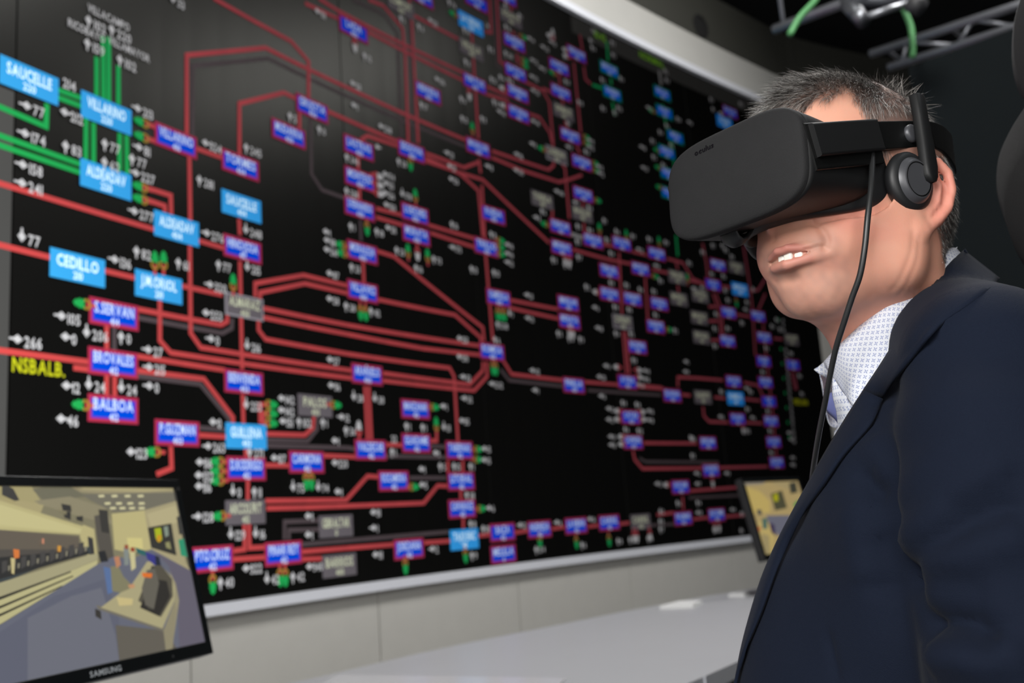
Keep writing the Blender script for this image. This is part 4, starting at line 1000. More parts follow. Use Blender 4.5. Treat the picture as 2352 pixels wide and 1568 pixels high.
# ---- jacket
def torso(P, grow=0):
    P = P.copy(); P[..., 1] = P[..., 1]+.22*np.maximum(0, -P[..., 0]-.004)*(P[..., 1] > 0)
    d = s_ell(P, (0, .024, -.33), (.175, .142, .29)); d = smin(d, s_ell(P, (0, .075, -.36), (.13, .135, .22)), .05)
    A = P.copy(); A[..., 0] = np.abs(A[..., 0])
    d = smin(d, s_ell(P, (0, -.01, -.22), (.17, .10, .21)), .06)
    d = smin(d, s_ell(P, (0, .045, -.52), (.165, .13, .16)), .08)
    d = smin(d, s_cap(A, (.03, -.022, .026), (.150, -.014, -.018), .052, .062), .05)
    d = smin(d, s_ell(A, (.085, .055, -.17), (.085, .065, .12)), .04)
    return d-grow
LARM = [(.176, .002, -.075), (.212, .018, -.33), (.150, .24, -.40)]
def jacket(P):
    d = torso(P, .004); A = P.copy(); A[..., 0] = np.abs(A[..., 0])
    arm = s_cap(A, LARM[0], LARM[1], .066, .058); arm = smin(arm, s_cap(A, LARM[1], LARM[2], .056, .040), .02)
    d = smin(d, arm, .018)
    d = smin(d, s_ell(P, (0, .04, -.60), (.185, .15, .10)), .06)
    return d
xs = axis((-.32, .32, .0058)); ys = axis((-.20, .34, .0058)); zs = axis((-.68, .10, .0062))
JV, JQ = sdf_mesh('jacket', jacket, xs, ys, zs, B2W)
# open the front in a V and the neck hole; cut sleeve ends and the hem
cj = JV[JQ].mean(1); vw = np.interp(cj[:, 2], [-.20, -.12, -.05, .02], [-.01, .022, .070, .095])
keep = ~((np.abs(cj[:, 0]) < vw+.035*(cj[:, 0] < 0)*(cj[:, 2] > -.20)) & (cj[:, 1] > .0)); keep &= ~((np.hypot(cj[:, 0], cj[:, 1]-.005) < np.interp(cj[:, 1], [-.06, -.02], [.060, .088])) & (cj[:, 2] > -.05)); keep &= cj[:, 2] > -.665
JQ2 = JQ[keep]; JW = JV@BM_.T+NB
bvh = BVHTree.FromPolygons([Vector(p) for p in JW], [tuple(map(int, q)) for q in JQ])
def hit(px, py, off=0, bv=None):
    d = ray(px, py); r_ = (bv or bvh).ray_cast(Vector(CAM), Vector(d/np.linalg.norm(d)))
    if r_[0] is None: return None
    n_ = np.array(r_[1]); n_ = n_*(-1 if n_@d > 0 else 1); return np.array(r_[0])+n_*off
# folds and creases: (pixels on the cloth, depth (+ridge / -groove), width)
FOLDS = [([(2048, 985), (2062, 1060), (2072, 1150), (2085, 1240), (2100, 1320), (2125, 1400), (2150, 1475)], -.0035, .009), ([(2100, 1310), (2112, 1345)], -.010, .012),
         ([(2090, 1262), (2150, 1200), (2240, 1130), (2352, 1075)], .006, .014), ([(2110, 1285), (2180, 1235), (2260, 1190), (2360, 1150)], -.006, .010), ([(2115, 1290), (2200, 1268), (2280, 1250), (2360, 1225)], .005, .014),
         ([(2080, 1170), (2110, 1110), (2180, 1040), (2280, 975)], .003, .016), ([(2180, 1185), (2290, 1115), (2352, 1090)], -.006, .010), ([(2105, 1320), (2190, 1340), (2280, 1370)], -.003, .012),
         ([(2130, 1440), (2200, 1432), (2260, 1450), (2300, 1480)], -.010, .012), ([(2150, 1500), (2210, 1505), (2280, 1510), (2350, 1480)], .009, .016),
         ([(1985, 1085), (2010, 1120), (2035, 1150)], -.005, .010), ([(2020, 1220), (2040, 1290), (2050, 1380)], -.006, .018), ([(2012, 1010), (2045, 1100)], .003, .014), ([(1905, 1450), (1920, 1520), (1930, 1568)], -.002, .005),
         ([(1960, 1150), (1985, 1250), (2000, 1340)], .003, .02)]
bnm = np.zeros_like(JW); vn = np.cross(JW[JQ[:, 1]]-JW[JQ[:, 0]], JW[JQ[:, 2]]-JW[JQ[:, 0]])
for k in range(4): np.add.at(bnm, JQ[:, k], vn)
bnm /= np.linalg.norm(bnm, axis=1)[:, None]+1e-12
cc_ = B2W((0, .02, -.3)); sgn = np.sign(((JW-cc_)*bnm).sum(1).mean()); bnm *= sgn
disp = .0012*noise3(JW, 28, 41)+.0008*noise3(JW, 60, 42)
def segd(P, a, b_):
    ba = b_-a; t = np.clip(((P-a)@ba)/(ba@ba+1e-12), 0, 1); return np.linalg.norm(P-a-t[:, None]*ba, axis=1), t
for pts_, amp, wd in FOLDS:
    pp = [hit(*q_) for q_ in pts_]; pp = [p for p in pp if p is not None]
    if len(pp) < 2: continue
    pp = catmull(pp, 4); dmin = np.full(len(JW), 9.0); tt = np.zeros(len(JW))
    for i in range(len(pp)-1):
        d_, t_ = segd(JW, pp[i], pp[i+1]); mk = d_ < dmin; dmin[mk] = d_[mk]; tt[mk] = ((i+t_)/(len(pp)-1))[mk]
    disp += amp*np.exp(-(dmin/wd)**2)*np.clip(np.minimum(tt*6+.35, (1-tt)*6+.25), 0, 1)
JW2 = JW+bnm*disp[:, None]*1.7; bvh = BVHTree.FromPolygons([Vector(p) for p in JW2], [tuple(map(int, q)) for q in JQ])
M_navy = mat('navy_wool', srgb(22, 28, 42), .85, noise=.10, nscale=700, bump=.35, bscale=1400, spec=.08, sheen=.03)
me = npmesh('jacket', JW2, JQ2); me.validate()
jk = link('jacket', me, M_navy, PERSON, True); q_ = jk.modifiers.new('t', 'SOLIDIFY'); q_.thickness = .0025; q_.offset = -1
# lapel and collar, near side
ROLL = [(2212, 576, .929), (2188, 598, .895), (2160, 632, .878), (2128, 680, .860), (2095, 728, .850), (2060, 782, .845), (2020, 845, .845), (1985, 897, .850), (1950, 952, .858), (1905, 1026, .874), (1866, 1095, .892), (1825, 1170, .910), (1786, 1245, .925), (1750, 1330, .938), (1722, 1420, .946), (1702, 1500, .952), (1686, 1590, .955), (1672, 1680, .955)]
OUTE = [(2294, 640, .922), (2284, 656, .885), (2262, 674, .850), (2220, 704, .818), (2165, 757), (2118, 812), (2080, 862), (2040, 925), (2010, 985), (1950, 1052), (1905, 1118), (1862, 1182), (1826, 1250), (1792, 1330), (1762, 1412), (1730, 1490), (1704, 1568), (1690, 1650)]
RP_ = [atY(*q_) for q_ in ROLL]; OP_ = []
for i, q_ in enumerate(OUTE):
    h_ = hit(*q_[:2], off=.006, bv=bvh) if len(q_) == 2 else atY(*q_); OP_.append(h_ if h_ is not None else atY(q_[0], q_[1], RP_[i][1]-.05))
b = MB(); rows = []
RC, OC = catmull(RP_, 4), catmull(OP_, 4); colr = []
for r_, o_ in zip(RC, OC):
    row = []
    for k in range(9):
        t = k/8; p = r_*(1-t)+o_*t; toC = (CAM-p)/np.linalg.norm(CAM-p); row.append(p+toC*.006*math.sin(math.pi*t)+(0 if k else -toC*.0))
    for k in range(1, 9):
        d_ = row[k]-CAM; L = np.linalg.norm(d_); h_ = bvh.ray_cast(Vector(CAM), Vector(d_/L))
        if h_[0] is not None and h_[3] < L+.0035: row[k] = CAM+d_/L*(h_[3]-.0035-.002*math.sin(math.pi*k/8))
    rows.append(row)
n1 = 4*7+1
b.grid(rows[:n1]); o = b.build('collar', M_navy, PERSON, True, solid=.003)
b = MB(); b.grid(rows[n1-1:]); o = b.build('lapel', M_navy, PERSON, True, solid=.003)
def mirr(p): q_ = W2B(p); return B2W((-q_[0], q_[1], q_[2]))
b = MB(); b.grid([[mirr(p)-BM_[:, 1]*.055 for p in r_] for r_ in rows[n1-1:-6]]); b.build('lapel', M_navy, PERSON, True, solid=.003)
b = MB(); b.grid([[mirr(p)-np.array([0, 0, .014])*min(1, i_/4) for p in r_] for i_, r_ in enumerate(rows[:n1])])
b.build('collar', M_navy, PERSON, True, solid=.003)
# breast pocket welt
b = MB(); pk = [(1872, 1243), (1940, 1226), (2008, 1205), (2002, 1172), (1998, 1140), (1930, 1160)]
WL0, WL1 = [(1872, 1243), (1918, 1232), (1963, 1220), (2008, 1206)], [(1868, 1192), (1912, 1176), (1958, 1160), (2001, 1142)]
wg_ = []
for j in range(9):
    t = j/8; row = []
    for i in range(25):
        a_ = i/24*3; k = min(int(a_), 2); fr2 = a_-k; q0 = np.array(WL0[k])*(1-fr2)+np.array(WL0[k+1])*fr2; q1 = np.array(WL1[k])*(1-fr2)+np.array(WL1[k+1])*fr2; row.append(hit(*(q0*(1-t)+q1*t), off=.0020, bv=bvh))
    wg_.append(row)
b.grid(wg_); b.build('pocket_welt', M_navy, PERSON, True, solid=.0008)
# ---- shirt
M_shirt = bpy.data.materials.new('shirt_cotton'); M_shirt.use_nodes = True; nt = M_shirt.node_tree; bs = nt.nodes['Principled BSDF']; bs.inputs['Roughness'].default_value = .75; bs.inputs['Specular IOR Level'].default_value = .2
N = nt.nodes.new; Lk = nt.links.new
uv = N('ShaderNodeUVMap'); uv.uv_map = 'cloth'; mp = N('ShaderNodeMapping'); mp.inputs['Scale'].default_value = (1/.0052, 1/.0052, 1); mp.inputs['Rotation'].default_value = (0, 0, .70); Lk(uv.outputs[0], mp.inputs[0])
fr_ = N('ShaderNodeVectorMath'); fr_.operation = 'FRACTION'; Lk(mp.outputs[0], fr_.inputs[0]); sb = N('ShaderNodeVectorMath'); sb.operation = 'SUBTRACT'; sb.inputs[1].default_value = (.5, .5, 0); Lk(fr_.outputs[0], sb.inputs[0])
ab = N('ShaderNodeVectorMath'); ab.operation = 'ABSOLUTE'; Lk(sb.outputs[0], ab.inputs[0]); sx = N('ShaderNodeSeparateXYZ'); Lk(ab.outputs[0], sx.inputs[0]); sx2 = N('ShaderNodeSeparateXYZ'); Lk(sb.outputs[0], sx2.inputs[0])
def mth(op, a, b_=None):
    n_ = N('ShaderNodeMath'); n_.operation = op
    for i, v_ in enumerate((a, b_)):
        if v_ is None: continue
        if isinstance(v_, (int, float)): n_.inputs[i].default_value = v_
        else: Lk(v_, n_.inputs[i])
    return n_.outputs[0]
# pinwheel: four little blades, two slanted dots across a diagonal cell
dd = mth('ABSOLUTE', mth('SUBTRACT', sx.outputs[0], mth('ADD', sx.outputs[1], mth('MULTIPLY', mth('SIGN', mth('MULTIPLY', sx2.outputs[0], sx2.outputs[1])), .075))))
blade = mth('LESS_THAN', dd, .10); inr = mth('LESS_THAN', mth('MAXIMUM', sx.outputs[0], sx.outputs[1]), .31); outr = mth('GREATER_THAN', mth('MAXIMUM', sx.outputs[0], sx.outputs[1]), .045)
mk = mth('MULTIPLY', blade, mth('MULTIPLY', inr, outr))
mx = N('ShaderNodeMix'); mx.data_type = 'RGBA'; mx.inputs['A'].default_value = (*srgb(218, 221, 229), 1); mx.inputs['B'].default_value = (*srgb(124, 137, 182), 1); Lk(mk, mx.inputs['Factor']); Lk(mx.outputs['Result'], bs.inputs['Base Color'])
M_lining = mat('blue_lining', srgb(104, 112, 168), .8, bump=.2, bscale=1500)
def sheet(name, rows_, m_, parent, solid=.0012, thick_off=0):
    b = MB(); b.grid(rows_); o = b.build(name, m_, parent, True, solid=solid); me = o.data; uvl = me.uv_layers.new(name='cloth')
    R_ = np.array(rows_); h_, w_ = R_.shape[:2]; du = np.concatenate([np.zeros((h_, 1)), np.cumsum(np.linalg.norm(np.diff(R_, axis=1), axis=2), 1)], 1); dv = np.concatenate([np.zeros((1, w_)), np.cumsum(np.linalg.norm(np.diff(R_, axis=0), axis=2), 0)], 0)
    um = np.broadcast_to(du.mean(0), du.shape)*.5+du*.5
    for lp in me.loops: i, j = divmod(lp.vertex_index, w_); uvl.data[lp.index].uv = (um[i, j], dv[i, j])
    return o
CT = [(2196, 570, .929), (2180, 571, .910), (2148, 589, .893), (2116, 614, .880), (2090, 637, .872), (2062, 664, .868), (2035, 690, .866), (2002, 724, .868), (1969, 754, .876), (1939, 782, .888), (1918, 803, .905), (1892, 832, .94)]
CB = [(2222, 602, .928), (2215, 620, .900), (2205, 660, .882), (2180, 720, .868), (2150, 770, .860), (2115, 830, .854), (2085, 870, .850), (2050, 910, .850), (2010, 940, .854), (1968, 940, .862), (1938, 902, .885), (1908, 862, .92)]
ct = catmull([atY(*q_) for q_ in CT], 4); cb = catmull([atY(*q_) for q_ in CB], 4)
rows_ = []
for k in range(15):
    t = k/14; row = []
    for a_, c_ in zip(ct, cb):
        p = a_*(1-t)+c_*t; toC = (CAM-p)/np.linalg.norm(CAM-p); row.append(p+toC*.007*math.sin(math.pi*t**.6))
    rows_.append(row)
sheet('shirt_collar', rows_, M_shirt, PERSON)
rows2 = [[mirr(p) for p in r_] for r_ in rows_]; sheet('shirt_collar', rows2, M_shirt, PERSON)
# shirt front below the collar
sf = lambda P: smin(torso(P, -.010), s_cap(P, (0, .0, -.05), (0, .012, .035), .060, .058), .02)
SV, SQ = sdf_mesh('shirt', sf, axis((-.20, .20, .007)), axis((-.14, .18, .007)), axis((-.60, .05, .007)), B2W)
me = npmesh('shirt', SV@BM_.T+NB, SQ); uvl = me.uv_layers.new(name='cloth')
vi = np.empty(len(me.loops), np.int32); me.loops.foreach_get('vertex_index', vi); vc = np.empty(len(me.vertices)*3, np.float32); me.vertices.foreach_get('co', vc); vb = (vc.reshape(-1, 3)-NB)@BM_
uvl.data.foreach_set('uv', np.column_stack([vb[vi, 0]*1.0, vb[vi, 2]]).astype(np.float32).ravel()); link('shirt_body', me, M_shirt, PERSON, True)
# the open placket: near edge with its scalloped rim, the blue inner band, and the far collar point
PL = [[(1913, 866, .895), (1935, 900, .880), (1968, 935, .872)], [(1912, 905, .898), (1932, 940, .886), (1975, 960, .878)], [(1922, 945, .900), (1940, 975, .890), (1975, 1000, .882)], [(1926, 978, .903), (1936, 1000, .896), (1960, 1030, .890)], [(1917, 992, .905), (1926, 1022, .899), (1945, 1050, .895)], [(1916, 1010, .907), (1922, 1035, .903), (1930, 1075, .90)], [(1906, 1045, .91), (1912, 1070, .906), (1920, 1100, .903)]]
sheet('shirt_placket', [catmull([atY(*q_) for q_ in r_], 5) for r_ in PL], M_shirt, PERSON)
LN = [[(1893, 915, .925), (1905, 905, .91), (1914, 898, .90)], [(1890, 940, .925), (1903, 930, .912), (1918, 925, .902)], [(1897, 938, .925), (1908, 944, .914), (1922, 950, .905)], [(1903, 948, .922), (1916, 960, .914), (1926, 972, .908)]]
sheet('shirt_placket', [catmull([atY(*q_) for q_ in r_], 5) for r_ in LN], M_lining, PERSON)['label'] = 'blue inner band of the placket'
FP = [[(1870, 848, .955), (1882, 840, .95), (1896, 828, .94)], [(1882, 858, .955), (1893, 853, .948), (1908, 846, .935)], [(1898, 866, .952), (1905, 868, .945), (1915, 864, .93)]]
sheet('shirt_collar', [catmull([atY(*q_) for q_ in r_], 5) for r_ in FP], M_shirt, PERSON)
# ---- hands, trousers, shoes (below the frame, so that the figure is whole and seated)
def hand(sx):
    P0 = np.array([sx*.150, .245, -.402]); D = np.array([-sx*.35, .90, -.25]); D /= np.linalg.norm(D); S_ = np.cross(D, [0, 0, 1.0])*sx; S_ /= np.linalg.norm(S_); Up = np.cross(S_, D)*sx
    segs = [(P0-D*.03, P0+D*.02, .024, .026)]
    fing = []
    for k, (off, L1) in enumerate(((-.030, .066), (-.010, .074), (.010, .070), (.029, .056))):
        kn = P0+D*.085+S_*off; segs.append((P0+D*.02+S_*off*.6, kn, .016, .0105)); m1 = kn+D*L1*.45-Up*L1*.12; m2 = m1+D*L1*.28-Up*L1*.30; fing.append([kn, m1, m2, m2+D*L1*.06-Up*L1*.26])
    th0 = P0+D*.03-S_*.026; fing.append([th0, th0+D*.03-S_*.022-Up*.01, th0+D*.058-S_*.028-Up*.018, th0+D*.075-S_*.024-Up*.024])
    def fn(P):
        d = None
        for a_, c_, ra, rb in segs: e = s_cap(P, a_, c_, ra, rb); d = e if d is None else smin(d, e, .012)
        for fg in fing: d = smin(d, s_poly(P, fg, [.0095, .009, .0082, .0072]), .003)
        return d
    c0 = P0+D*.07; V, Q = sdf_mesh('hand', fn, axis((c0[0]-.09, c0[0]+.09, .003)), axis((c0[1]-.12, c0[1]+.13, .003)), axis((c0[2]-.10, c0[2]+.08, .003)), B2W)
    me = npmesh('hand', V@BM_.T+NB, Q); ca = me.color_attributes.new('tint', 'FLOAT_COLOR', 'POINT'); ca.data.foreach_set('color', np.tile([*skin, 1], len(V)).astype(np.float32)); link('hand', me, M_skin, PERSON, True)
hand(1); hand(-1)
SEATZ = .60
def legs(P):
    A = P.copy(); A[..., 0] = np.abs(A[..., 0])
    hip = s_ell(P, (0, .03, -.60), (.175, .13, .085)); th = s_cap(A, (.085, .03, -.60), (.13, .43, -.565), .078, .062); sh = s_cap(A, (.13, .43, -.57), (.12, .40, -1.09), .062, .045)
    return smin(smin(hip, th, .05), sh, .03)
LV, LQ = sdf_mesh('trousers', legs, axis((-.27, .27, .011)), axis((-.16, .56, .011)), axis((-1.16, -.48, .011)), B2W)
me = npmesh('trousers', LV@BM_.T+NB, LQ); link('trousers', me, mat('dark_trousers', srgb(30, 33, 42), .85, bump=.2, bscale=900), PERSON, True)
def shoes(P):
    A = P.copy(); A[..., 0] = np.abs(A[..., 0]); d = s_cap(A, (.122, .40, -1.165), (.14, .52, -1.178), .040, .034); d = smin(d, s_cap(A, (.12, .39, -1.09), (.122, .40, -1.16), .036, .04), .03)
    return smax(d, -(P[..., 2]+1.2148), .003)
LV, LQ = sdf_mesh('shoes', shoes, axis((-.20, .20, .007)), axis((.32, .58, .007)), axis((-1.23, -1.04, .007)), B2W)
for sx, nm in ((1, 'shoe'), (-1, 'shoe')):
    kq = (LV[LQ].mean(1)[:, 0]*sx > 0); me = npmesh(nm, LV@BM_.T+NB, LQ[kq]); link(nm, me, mat('black_leather', srgb(18, 17, 17), .3), PERSON, True)

# ================================================================== the headset (plate coordinates: l, f, u)
HSET = empty('vr_headset', P2W((0, -.05, 0))); tag(HSET, 'black virtual reality headset strapped over the eyes of the person', 'vr headset')
M_plate = mat('charcoal_fabric_plate', srgb(39, 39, 40), .72, noise=.06, nscale=60, bump=.3, bscale=1500, spec=.14)
M_rub = mat('black_rubber_shell', srgb(18, 19, 20), .55, noise=.10, nscale=40, spec=.4); M_strap = mat('black_strap_plastic', srgb(10, 11, 11), .38, spec=.5)
M_foam = mat('dark_foam', srgb(24, 25, 27), .5); M_silver = mat('satin_grey_ring', srgb(74, 75, 79), .38, .2); M_bk = mat('deep_black', srgb(8, 8, 8), .8, spec=.12)
def sup(a, bt, bb, n, th):
    c_, s_ = math.cos(th), math.sin(th); x = a*math.copysign(abs(c_)**(2/n), c_); y = (bt if s_ > 0 else bb)*math.copysign(abs(s_)**(2/n), s_); return x, y
TH = np.linspace(0, 2*math.pi, 97)[:-1]
def ring(a, bt, bb, n, ff):
    out = []
    for th in TH:
        x, y = sup(a, bt, bb, n, th); out.append(P2W((x, ff(th, x, y) if callable(ff) else ff, y)))
    return out
b = MB(); rows_ = [ring(.0885*k, .0535*k, .0535*k, 3.9, f0) for k, f0 in ((1.0, -.0075), (1.0, -.004), (.992, -.0015), (.975, .0000), (.93, .0012), (.8, .0035), (.6, .0055), (.35, .0068), (.12, .0074))]
b.grid(rows_, 0, True); b.add(rows_[-1], [tuple(range(96))]); b.build('front_plate', M_plate, HSET, True)
def dep(th, side_, bot, top_):
    c_ = abs(math.cos(th)); return (bot+(side_-bot)*c_**1.6) if math.sin(th) < 0 else (top_+(side_-top_)*c_**1.2)
def shell_rows(ks, d0, a1, bt1, bb1, dd, n1_=2.7):
    out = []
    for t in ks:
        a = .0885+(a1-.0885)*t; bt = .0535+(bt1-.0535)*t; bb = .0535+(bb1-.0535)*t
        out.append(ring(a+.0015*math.sin(math.pi*t), bt, bb, 3.9-(3.9-n1_)*t, lambda th, x, y: -.0075-t*(dep(th, *dd)-.0075)))
    return out
b = MB(); R0 = ring(.0870, .052, .052, 3.9, -.0075); rr = shell_rows(np.linspace(0, 1, 14), 0, .0825, .0640, .0445, (.118, .042, .088))
inn_ = [[P2W(PMx.T@(p-PO)/PSC*np.array([.93, 1, .90])+np.array([0, .006, 0])) for p in rr[-1]]]
b.grid([R0]+rr+inn_, 0, True); b.build('shell', M_rub, HSET, True)
b = MB(); r0 = shell_rows([1.0], 0, .0785, .0610, .0405, (.112, .036, .082))[0]; r1_ = shell_rows([1.0], 0, .0845, .070, .0440, (.130, .048, .100), 3.2)[0]; r2_ = shell_rows([1.0], 0, .0865, .0755, .0460, (.146, .056, .114), 3.5)[0]; r3_ = shell_rows([1.0], 0, .0830, .070, .0415, (.152, .064, .122), 3.4)[0]; r4_ = shell_rows([1.0], 0, .068, .060, .038, (.120, .04, .10))[0]
b.grid([r0, r1_, r2_, r3_, r4_], 0, True); b.build('face_cushion', M_foam, HSET, True, sub=1)
b = MB(); bkp = ring(.070, .050, .044, 3.2, -.03); b.add(bkp, [tuple(range(96))]); b.build('lens_panel', M_bk, HSET)
# the gasket round the nose, hanging a little below the shell
b = MB(); prof = [(-.018, -.046), (-.021, -.052), (-.025, -.0590), (-.031, -.0615), (-.037, -.0585), (-.043, -.0520), (-.047, -.046)]
rows_ = [[P2W((l, f+.003*(abs(l+.025)/.02)**2, u+.006*(abs(l+.025)/.012)**2)) for f, u in prof] for l in np.linspace(-.036, -.014, 9)]
b.grid(rows_); b.build('nose_gasket', M_foam, HSET, True, solid=.003)
b = MB(); b.box(P2W((-.032, -.030, -.0535)), (.016, .008, .003), (PMx[:, 0], PMx[:, 1], PMx[:, 2])); b.build('focus_slider', M_strap, HSET, bevel=.001)
# raised lettering on the plate
b = MB(); text(b, 'oculus', lambda x, y: P2W((-.028+x, .0052, .0385+y)), .0062, 1.15); b.build('brand_lettering', mat('gloss_black_print', srgb(20, 18, 22), .12), HSET)
def band(name, path, wd, th, m_, bev=.0015, n=6, up=None):
    # path in plate coordinates; a flat strap standing on edge
    pp = catmull([np.array(p, float) for p in path], n); rows = []; k = len(pp)
    for i, p in enumerate(pp):
        t = pp[min(i+1, k-1)]-pp[max(i-1, 0)]; t /= np.linalg.norm(t); u_ = np.array(up[0] if up else (0, 0, 1.0)); u_ = u_-t*(u_@t); u_ /= np.linalg.norm(u_); o_ = np.cross(t, u_)
        w_ = wd if not hasattr(wd, '__len__') else np.interp(i/(k-1), np.linspace(0, 1, len(wd)), wd)
        rows.append([P2W(p+u_*w_/2*a_+o_*th/2*c_) for a_, c_ in ((-1, -.6), (-.94, -1), (.94, -1), (1, -.6), (1, .6), (.94, 1), (-.94, 1), (-1, .6))])
    b = MB(); b.grid(rows, 0, True); b.add(rows[0], [tuple(range(8))[::-1]]); b.add(rows[-1], [tuple(range(8))]); return b.build(name, m_, HSET, False, bevel=.0012)
for sx in (1, -1):
    X = lambda l, f, u: (sx*l, f, u)
    o1 = band('strap_mount', [X(.0870, -.010, .001), X(.0880, -.065, .0175), X(.0885, -.122, .035)], .047, .006, M_strap)
    o1 = band('side_arm', [X(.0915, -.013, .007), X(.0925, -.060, .0215), X(.0930, -.118, .039)], .0325, .009, M_rub)
    band('strap', [X(.0915, -.114, .038), X(.0945, -.175, .054), X(.0955, -.215, .064)], .030, .005, M_strap)
    band('rear_strap', [X(.0955, -.210, .063), X(.0905, -.240, .0685), X(.0835, -.268, .070), X(.068, -.306, .074), X(.048, -.334, .076), X(.024, -.350, .076), X(0, -.355, .076)], [.030, .033, .038, .043, .045, .046, .046], .006, M_strap)
    b = MB(); a0 = P2W(X(.0965, -.172, .053)); ax = PMx[:, 0]*sx; b.tube([a0-ax*.003, a0+ax*.0035, a0+ax*.0045], [.0085, .0085, .006], 24); b.build('pivot', M_silver, HSET, True)
    # earphone
    tiltax = np.array([1.0, .16, -.05]); tiltax /= np.linalg.norm(tiltax); C0 = np.array([.0945, -.159, -.004])
    e1_ = np.cross(tiltax, [0, 0, 1.0]); e1_ /= np.linalg.norm(e1_); e2_ = np.cross(tiltax, e1_)
    def lathe(prof):
        return [[P2W((C0+tiltax*h_+e1_*r_*math.cos(t)+e2_*r_*1.06*math.sin(t))*np.array([sx, 1, 1])) for t in np.linspace(0, 2*math.pi, 49)[:-1]] for r_, h_ in prof]
    for nm, prof, m_ in (('ear_cushion', [(.001, -.005), (.022, -.0065), (.0275, -.004), (.0305, .001), (.0300, .0065), (.0270, .0098), (.0225, .0105)], M_foam), ('driver_ring', [(.0235, .0098), (.0228, .0112), (.0195, .0150), (.0180, .0158), (.0168, .0156)], M_silver), ('driver_cap', [(.0178, .0150), (.0172, .0162), (.0125, .0135), (.0095, .0120), (.004, .0118), (.001, .0118)], M_bk)):
        b = MB(); R_ = lathe(prof); b.grid(R_, 0, True); b.add(R_[0], [tuple(range(48))]); b.add(R_[-1], [tuple(range(48))[::-1]]); b.build(nm, m_, HSET, True)
    # earphone arm: rounded bar from above the strap down to the driver
    b = MB(); rows = []
    for (l, f, u, hw) in ((.1035, -.1810, .0960, .0080), (.1042, -.1810, .0945, .0086), (.1060, -.1800, .070, .0086), (.1090, -.1775, .040, .0098), (.1115, -.1745, .012, .0108), (.1120, -.1730, .001, .0098), (.1115, -.1725, -.005, .0062), (.1105, -.1723, -.0068, .001)):
        sec = []
        for t in np.linspace(0, 2*math.pi, 25)[:-1]:
            x, y = sup(hw, .0062, .0062, 3.2, t); sec.append(P2W((sx*(l+y), f+x, u)))
        rows.append(sec)
    b.grid(rows, 0, True); b.add(rows[0], [tuple(range(24))]); b.build('earphone_arm', M_rub, HSET, True)
b = MB(); band('top_strap', [(0, -.020, .050), (0, -.045, .066), (0, -.075, .088), (0, -.12, .127), (0, -.185, .156), (0, -.26, .146), (0, -.32, .108), (0, -.352, .08)], .022, .003, M_strap, up=[(1.0, 0, 0)])
b = MB(); cb_ = [P2W((.0865, -.113, .034)), P2W((.0905, -.108, .012))]+[atY(x, y, Y) for x, y, Y in ((2001, 430, .800), (1993, 500, .795), (1986, 570, .797), (1975, 632, .803), (1956, 686, .812), (1938, 742, .822), (1920, 800, .835), (1907, 860, .850), (1895, 925, .868), (1882, 990, .890), (1872, 1050, .915), (1864, 1110, .94), (1850, 1250, .96), (1840, 1500, 1.02), (1835, 1800, 1.1), (1835, 2300, 1.25))]
b.tube(catmull(cb_, 6), .0026, 14); o = b.build('cable', mat('black_cable', srgb(34, 35, 36), .4, spec=.6), HSET, True)

# ================================================================== the chair
CHR = empty('high_back_chair', B2W((0, -.10, -1.215))); CHR.location.z = 0; tag(CHR, 'high-backed black upholstered chair, its fabric edge showing at the right behind the person', 'chair')
M_up = mat('black_woven_upholstery', srgb(20, 20, 20), .95, noise=.45, nscale=900, bump=.8, bscale=1100, spec=.2, sheen=.05); M_up2 = mat('grey_headrest_cloth', srgb(26, 27, 28), .9, noise=.2, nscale=700, bump=.4, bscale=900)
def slab(name, out_, Y0, thick, m_, parent):
    # outline given as (x, z) in the plane at depth Y0 leaning back; rounded cushion
    b = MB(); c_ = np.mean(out_, 0); rows = []
    for k, (s_, o_) in enumerate(((.0, -.5), (.80, -.5), (.94, -.42), (1, -.18), (1, .18), (.94, .42), (.80, .5), (0, .5))):
        rows.append([np.array([c_[0]+(p[0]-c_[0])*s_, Y0+thick*o_, c_[1]+(p[1]-c_[1])*s_]) if s_ else np.array([c_[0], Y0+thick*o_, c_[1]]) for p in out_])
    b.grid(rows, 0, True); return b
def bplane(o_, l, u): return B2W((l, o_, u))
def cushion(name, outline, fc, thick, m_):
    # outline in (l, u) body coordinates, standing at f = fc
    c_ = np.mean(np.array(outline), 0); pts_ = [np.array(p) for p in catmull([np.array([*p, 0.0]) for p in outline+[outline[0]]], 5)]; rows = []
    for s_, o_ in ((.02, -.5), (.80, -.5), (.95, -.40), (1, -.15), (1, .15), (.95, .40), (.80, .5), (.02, .5)):
        rows.append([B2W((c_[0]+(p[0]-c_[0])*s_, fc+thick*o_, c_[1]+(p[1]-c_[1])*s_)) for p in pts_])
    b = MB(); b.grid(rows, 0); return b.build(name, m_, CHR, True)
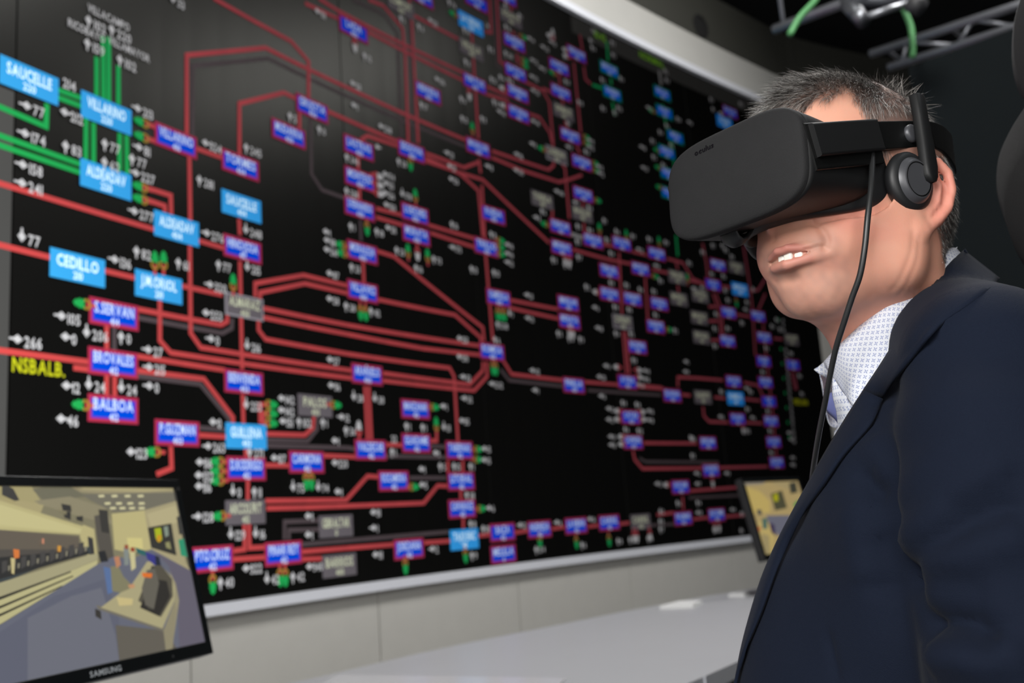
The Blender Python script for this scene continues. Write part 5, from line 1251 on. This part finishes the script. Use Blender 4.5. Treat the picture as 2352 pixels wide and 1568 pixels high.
cushion('backrest', [(.0, .312), (.12, .308), (.185, .300), (.228, .285), (.250, .250), (.232, .195), (.190, .136), (.172, .04), (.205, -.15), (.215, -.35), (.19, -.52), (.12, -.60), (0, -.61), (-.12, -.60), (-.19, -.52), (-.215, -.35), (-.205, -.15), (-.172, .04), (-.190, .136), (-.232, .195), (-.250, .250), (-.228, .285), (-.185, .300), (-.12, .308)], -.200, .075, M_up)
cushion('headrest', [(0, .445), (.12, .440), (.180, .420), (.206, .370), (.180, .322), (.10, .318), (0, .316), (-.10, .318), (-.180, .322), (-.206, .370), (-.180, .420), (-.12, .440)], -.225, .07, M_up2)
b = MB(); out_ = [(sx_*.235*abs(math.cos(t))**.5*(1 if math.cos(t) > 0 else -1), .12+.25*abs(math.sin(t))**.5*(1 if math.sin(t) > 0 else -1)) for sx_ in (1,) for t in np.linspace(0, 2*math.pi, 49)[:-1]]
rows = [[B2W((x*s_, .12+(y-.12)*s_, -.735+z_)) for x, y in out_] for s_, z_ in ((.02, -.045), (.93, -.045), (.99, -.03), (1, -.01), (.99, .02), (.94, .04), (.02, .045))]
b.grid(rows, 0, True); b.build('seat', M_up, CHR, True)
b = MB(); b.tube([B2W((0, -.14, -.80)), B2W((0, -.235, -.72)), B2W((0, -.235, -.35))], .022, 12); b.build('back_bracket', M_strap, CHR, True)
b = MB(); b.tube([B2W((0, .10, -.78)), B2W((0, .10, -1.0))], .030, 16); b.tube([B2W((0, .10, -1.0)), B2W((0, .10, -1.13))], .022, 16); b.build('gas_column', M_strap, CHR, True)
for k in range(5):
    a_ = k*2*math.pi/5+.3; dx, dy = math.cos(a_), math.sin(a_); b = MB()
    b.tube([B2W((.0, .10, -1.115)), B2W((dx*.15, .10+dy*.15, -1.13)), B2W((dx*.29, .10+dy*.29, -1.145))], [.028, .022, .015], 10); lg = b.build('base_leg', M_strap, CHR, True)
    b = MB(); c0 = B2W((dx*.285, .10+dy*.285, -1.189)); ax = BM_@np.array([-dy, dx, 0])*.014
    for q_ in (-1, 1): b.tube([c0+ax*q_*.35, c0+ax*q_*1.3], .026, 14)
    o = b.build('caster', M_bk, None, True); o.parent = lg; o.matrix_parent_inverse = lg.matrix_basis.inverted()@Matrix.Translation(-CHR.location)
bpy.context.view_layer.update()
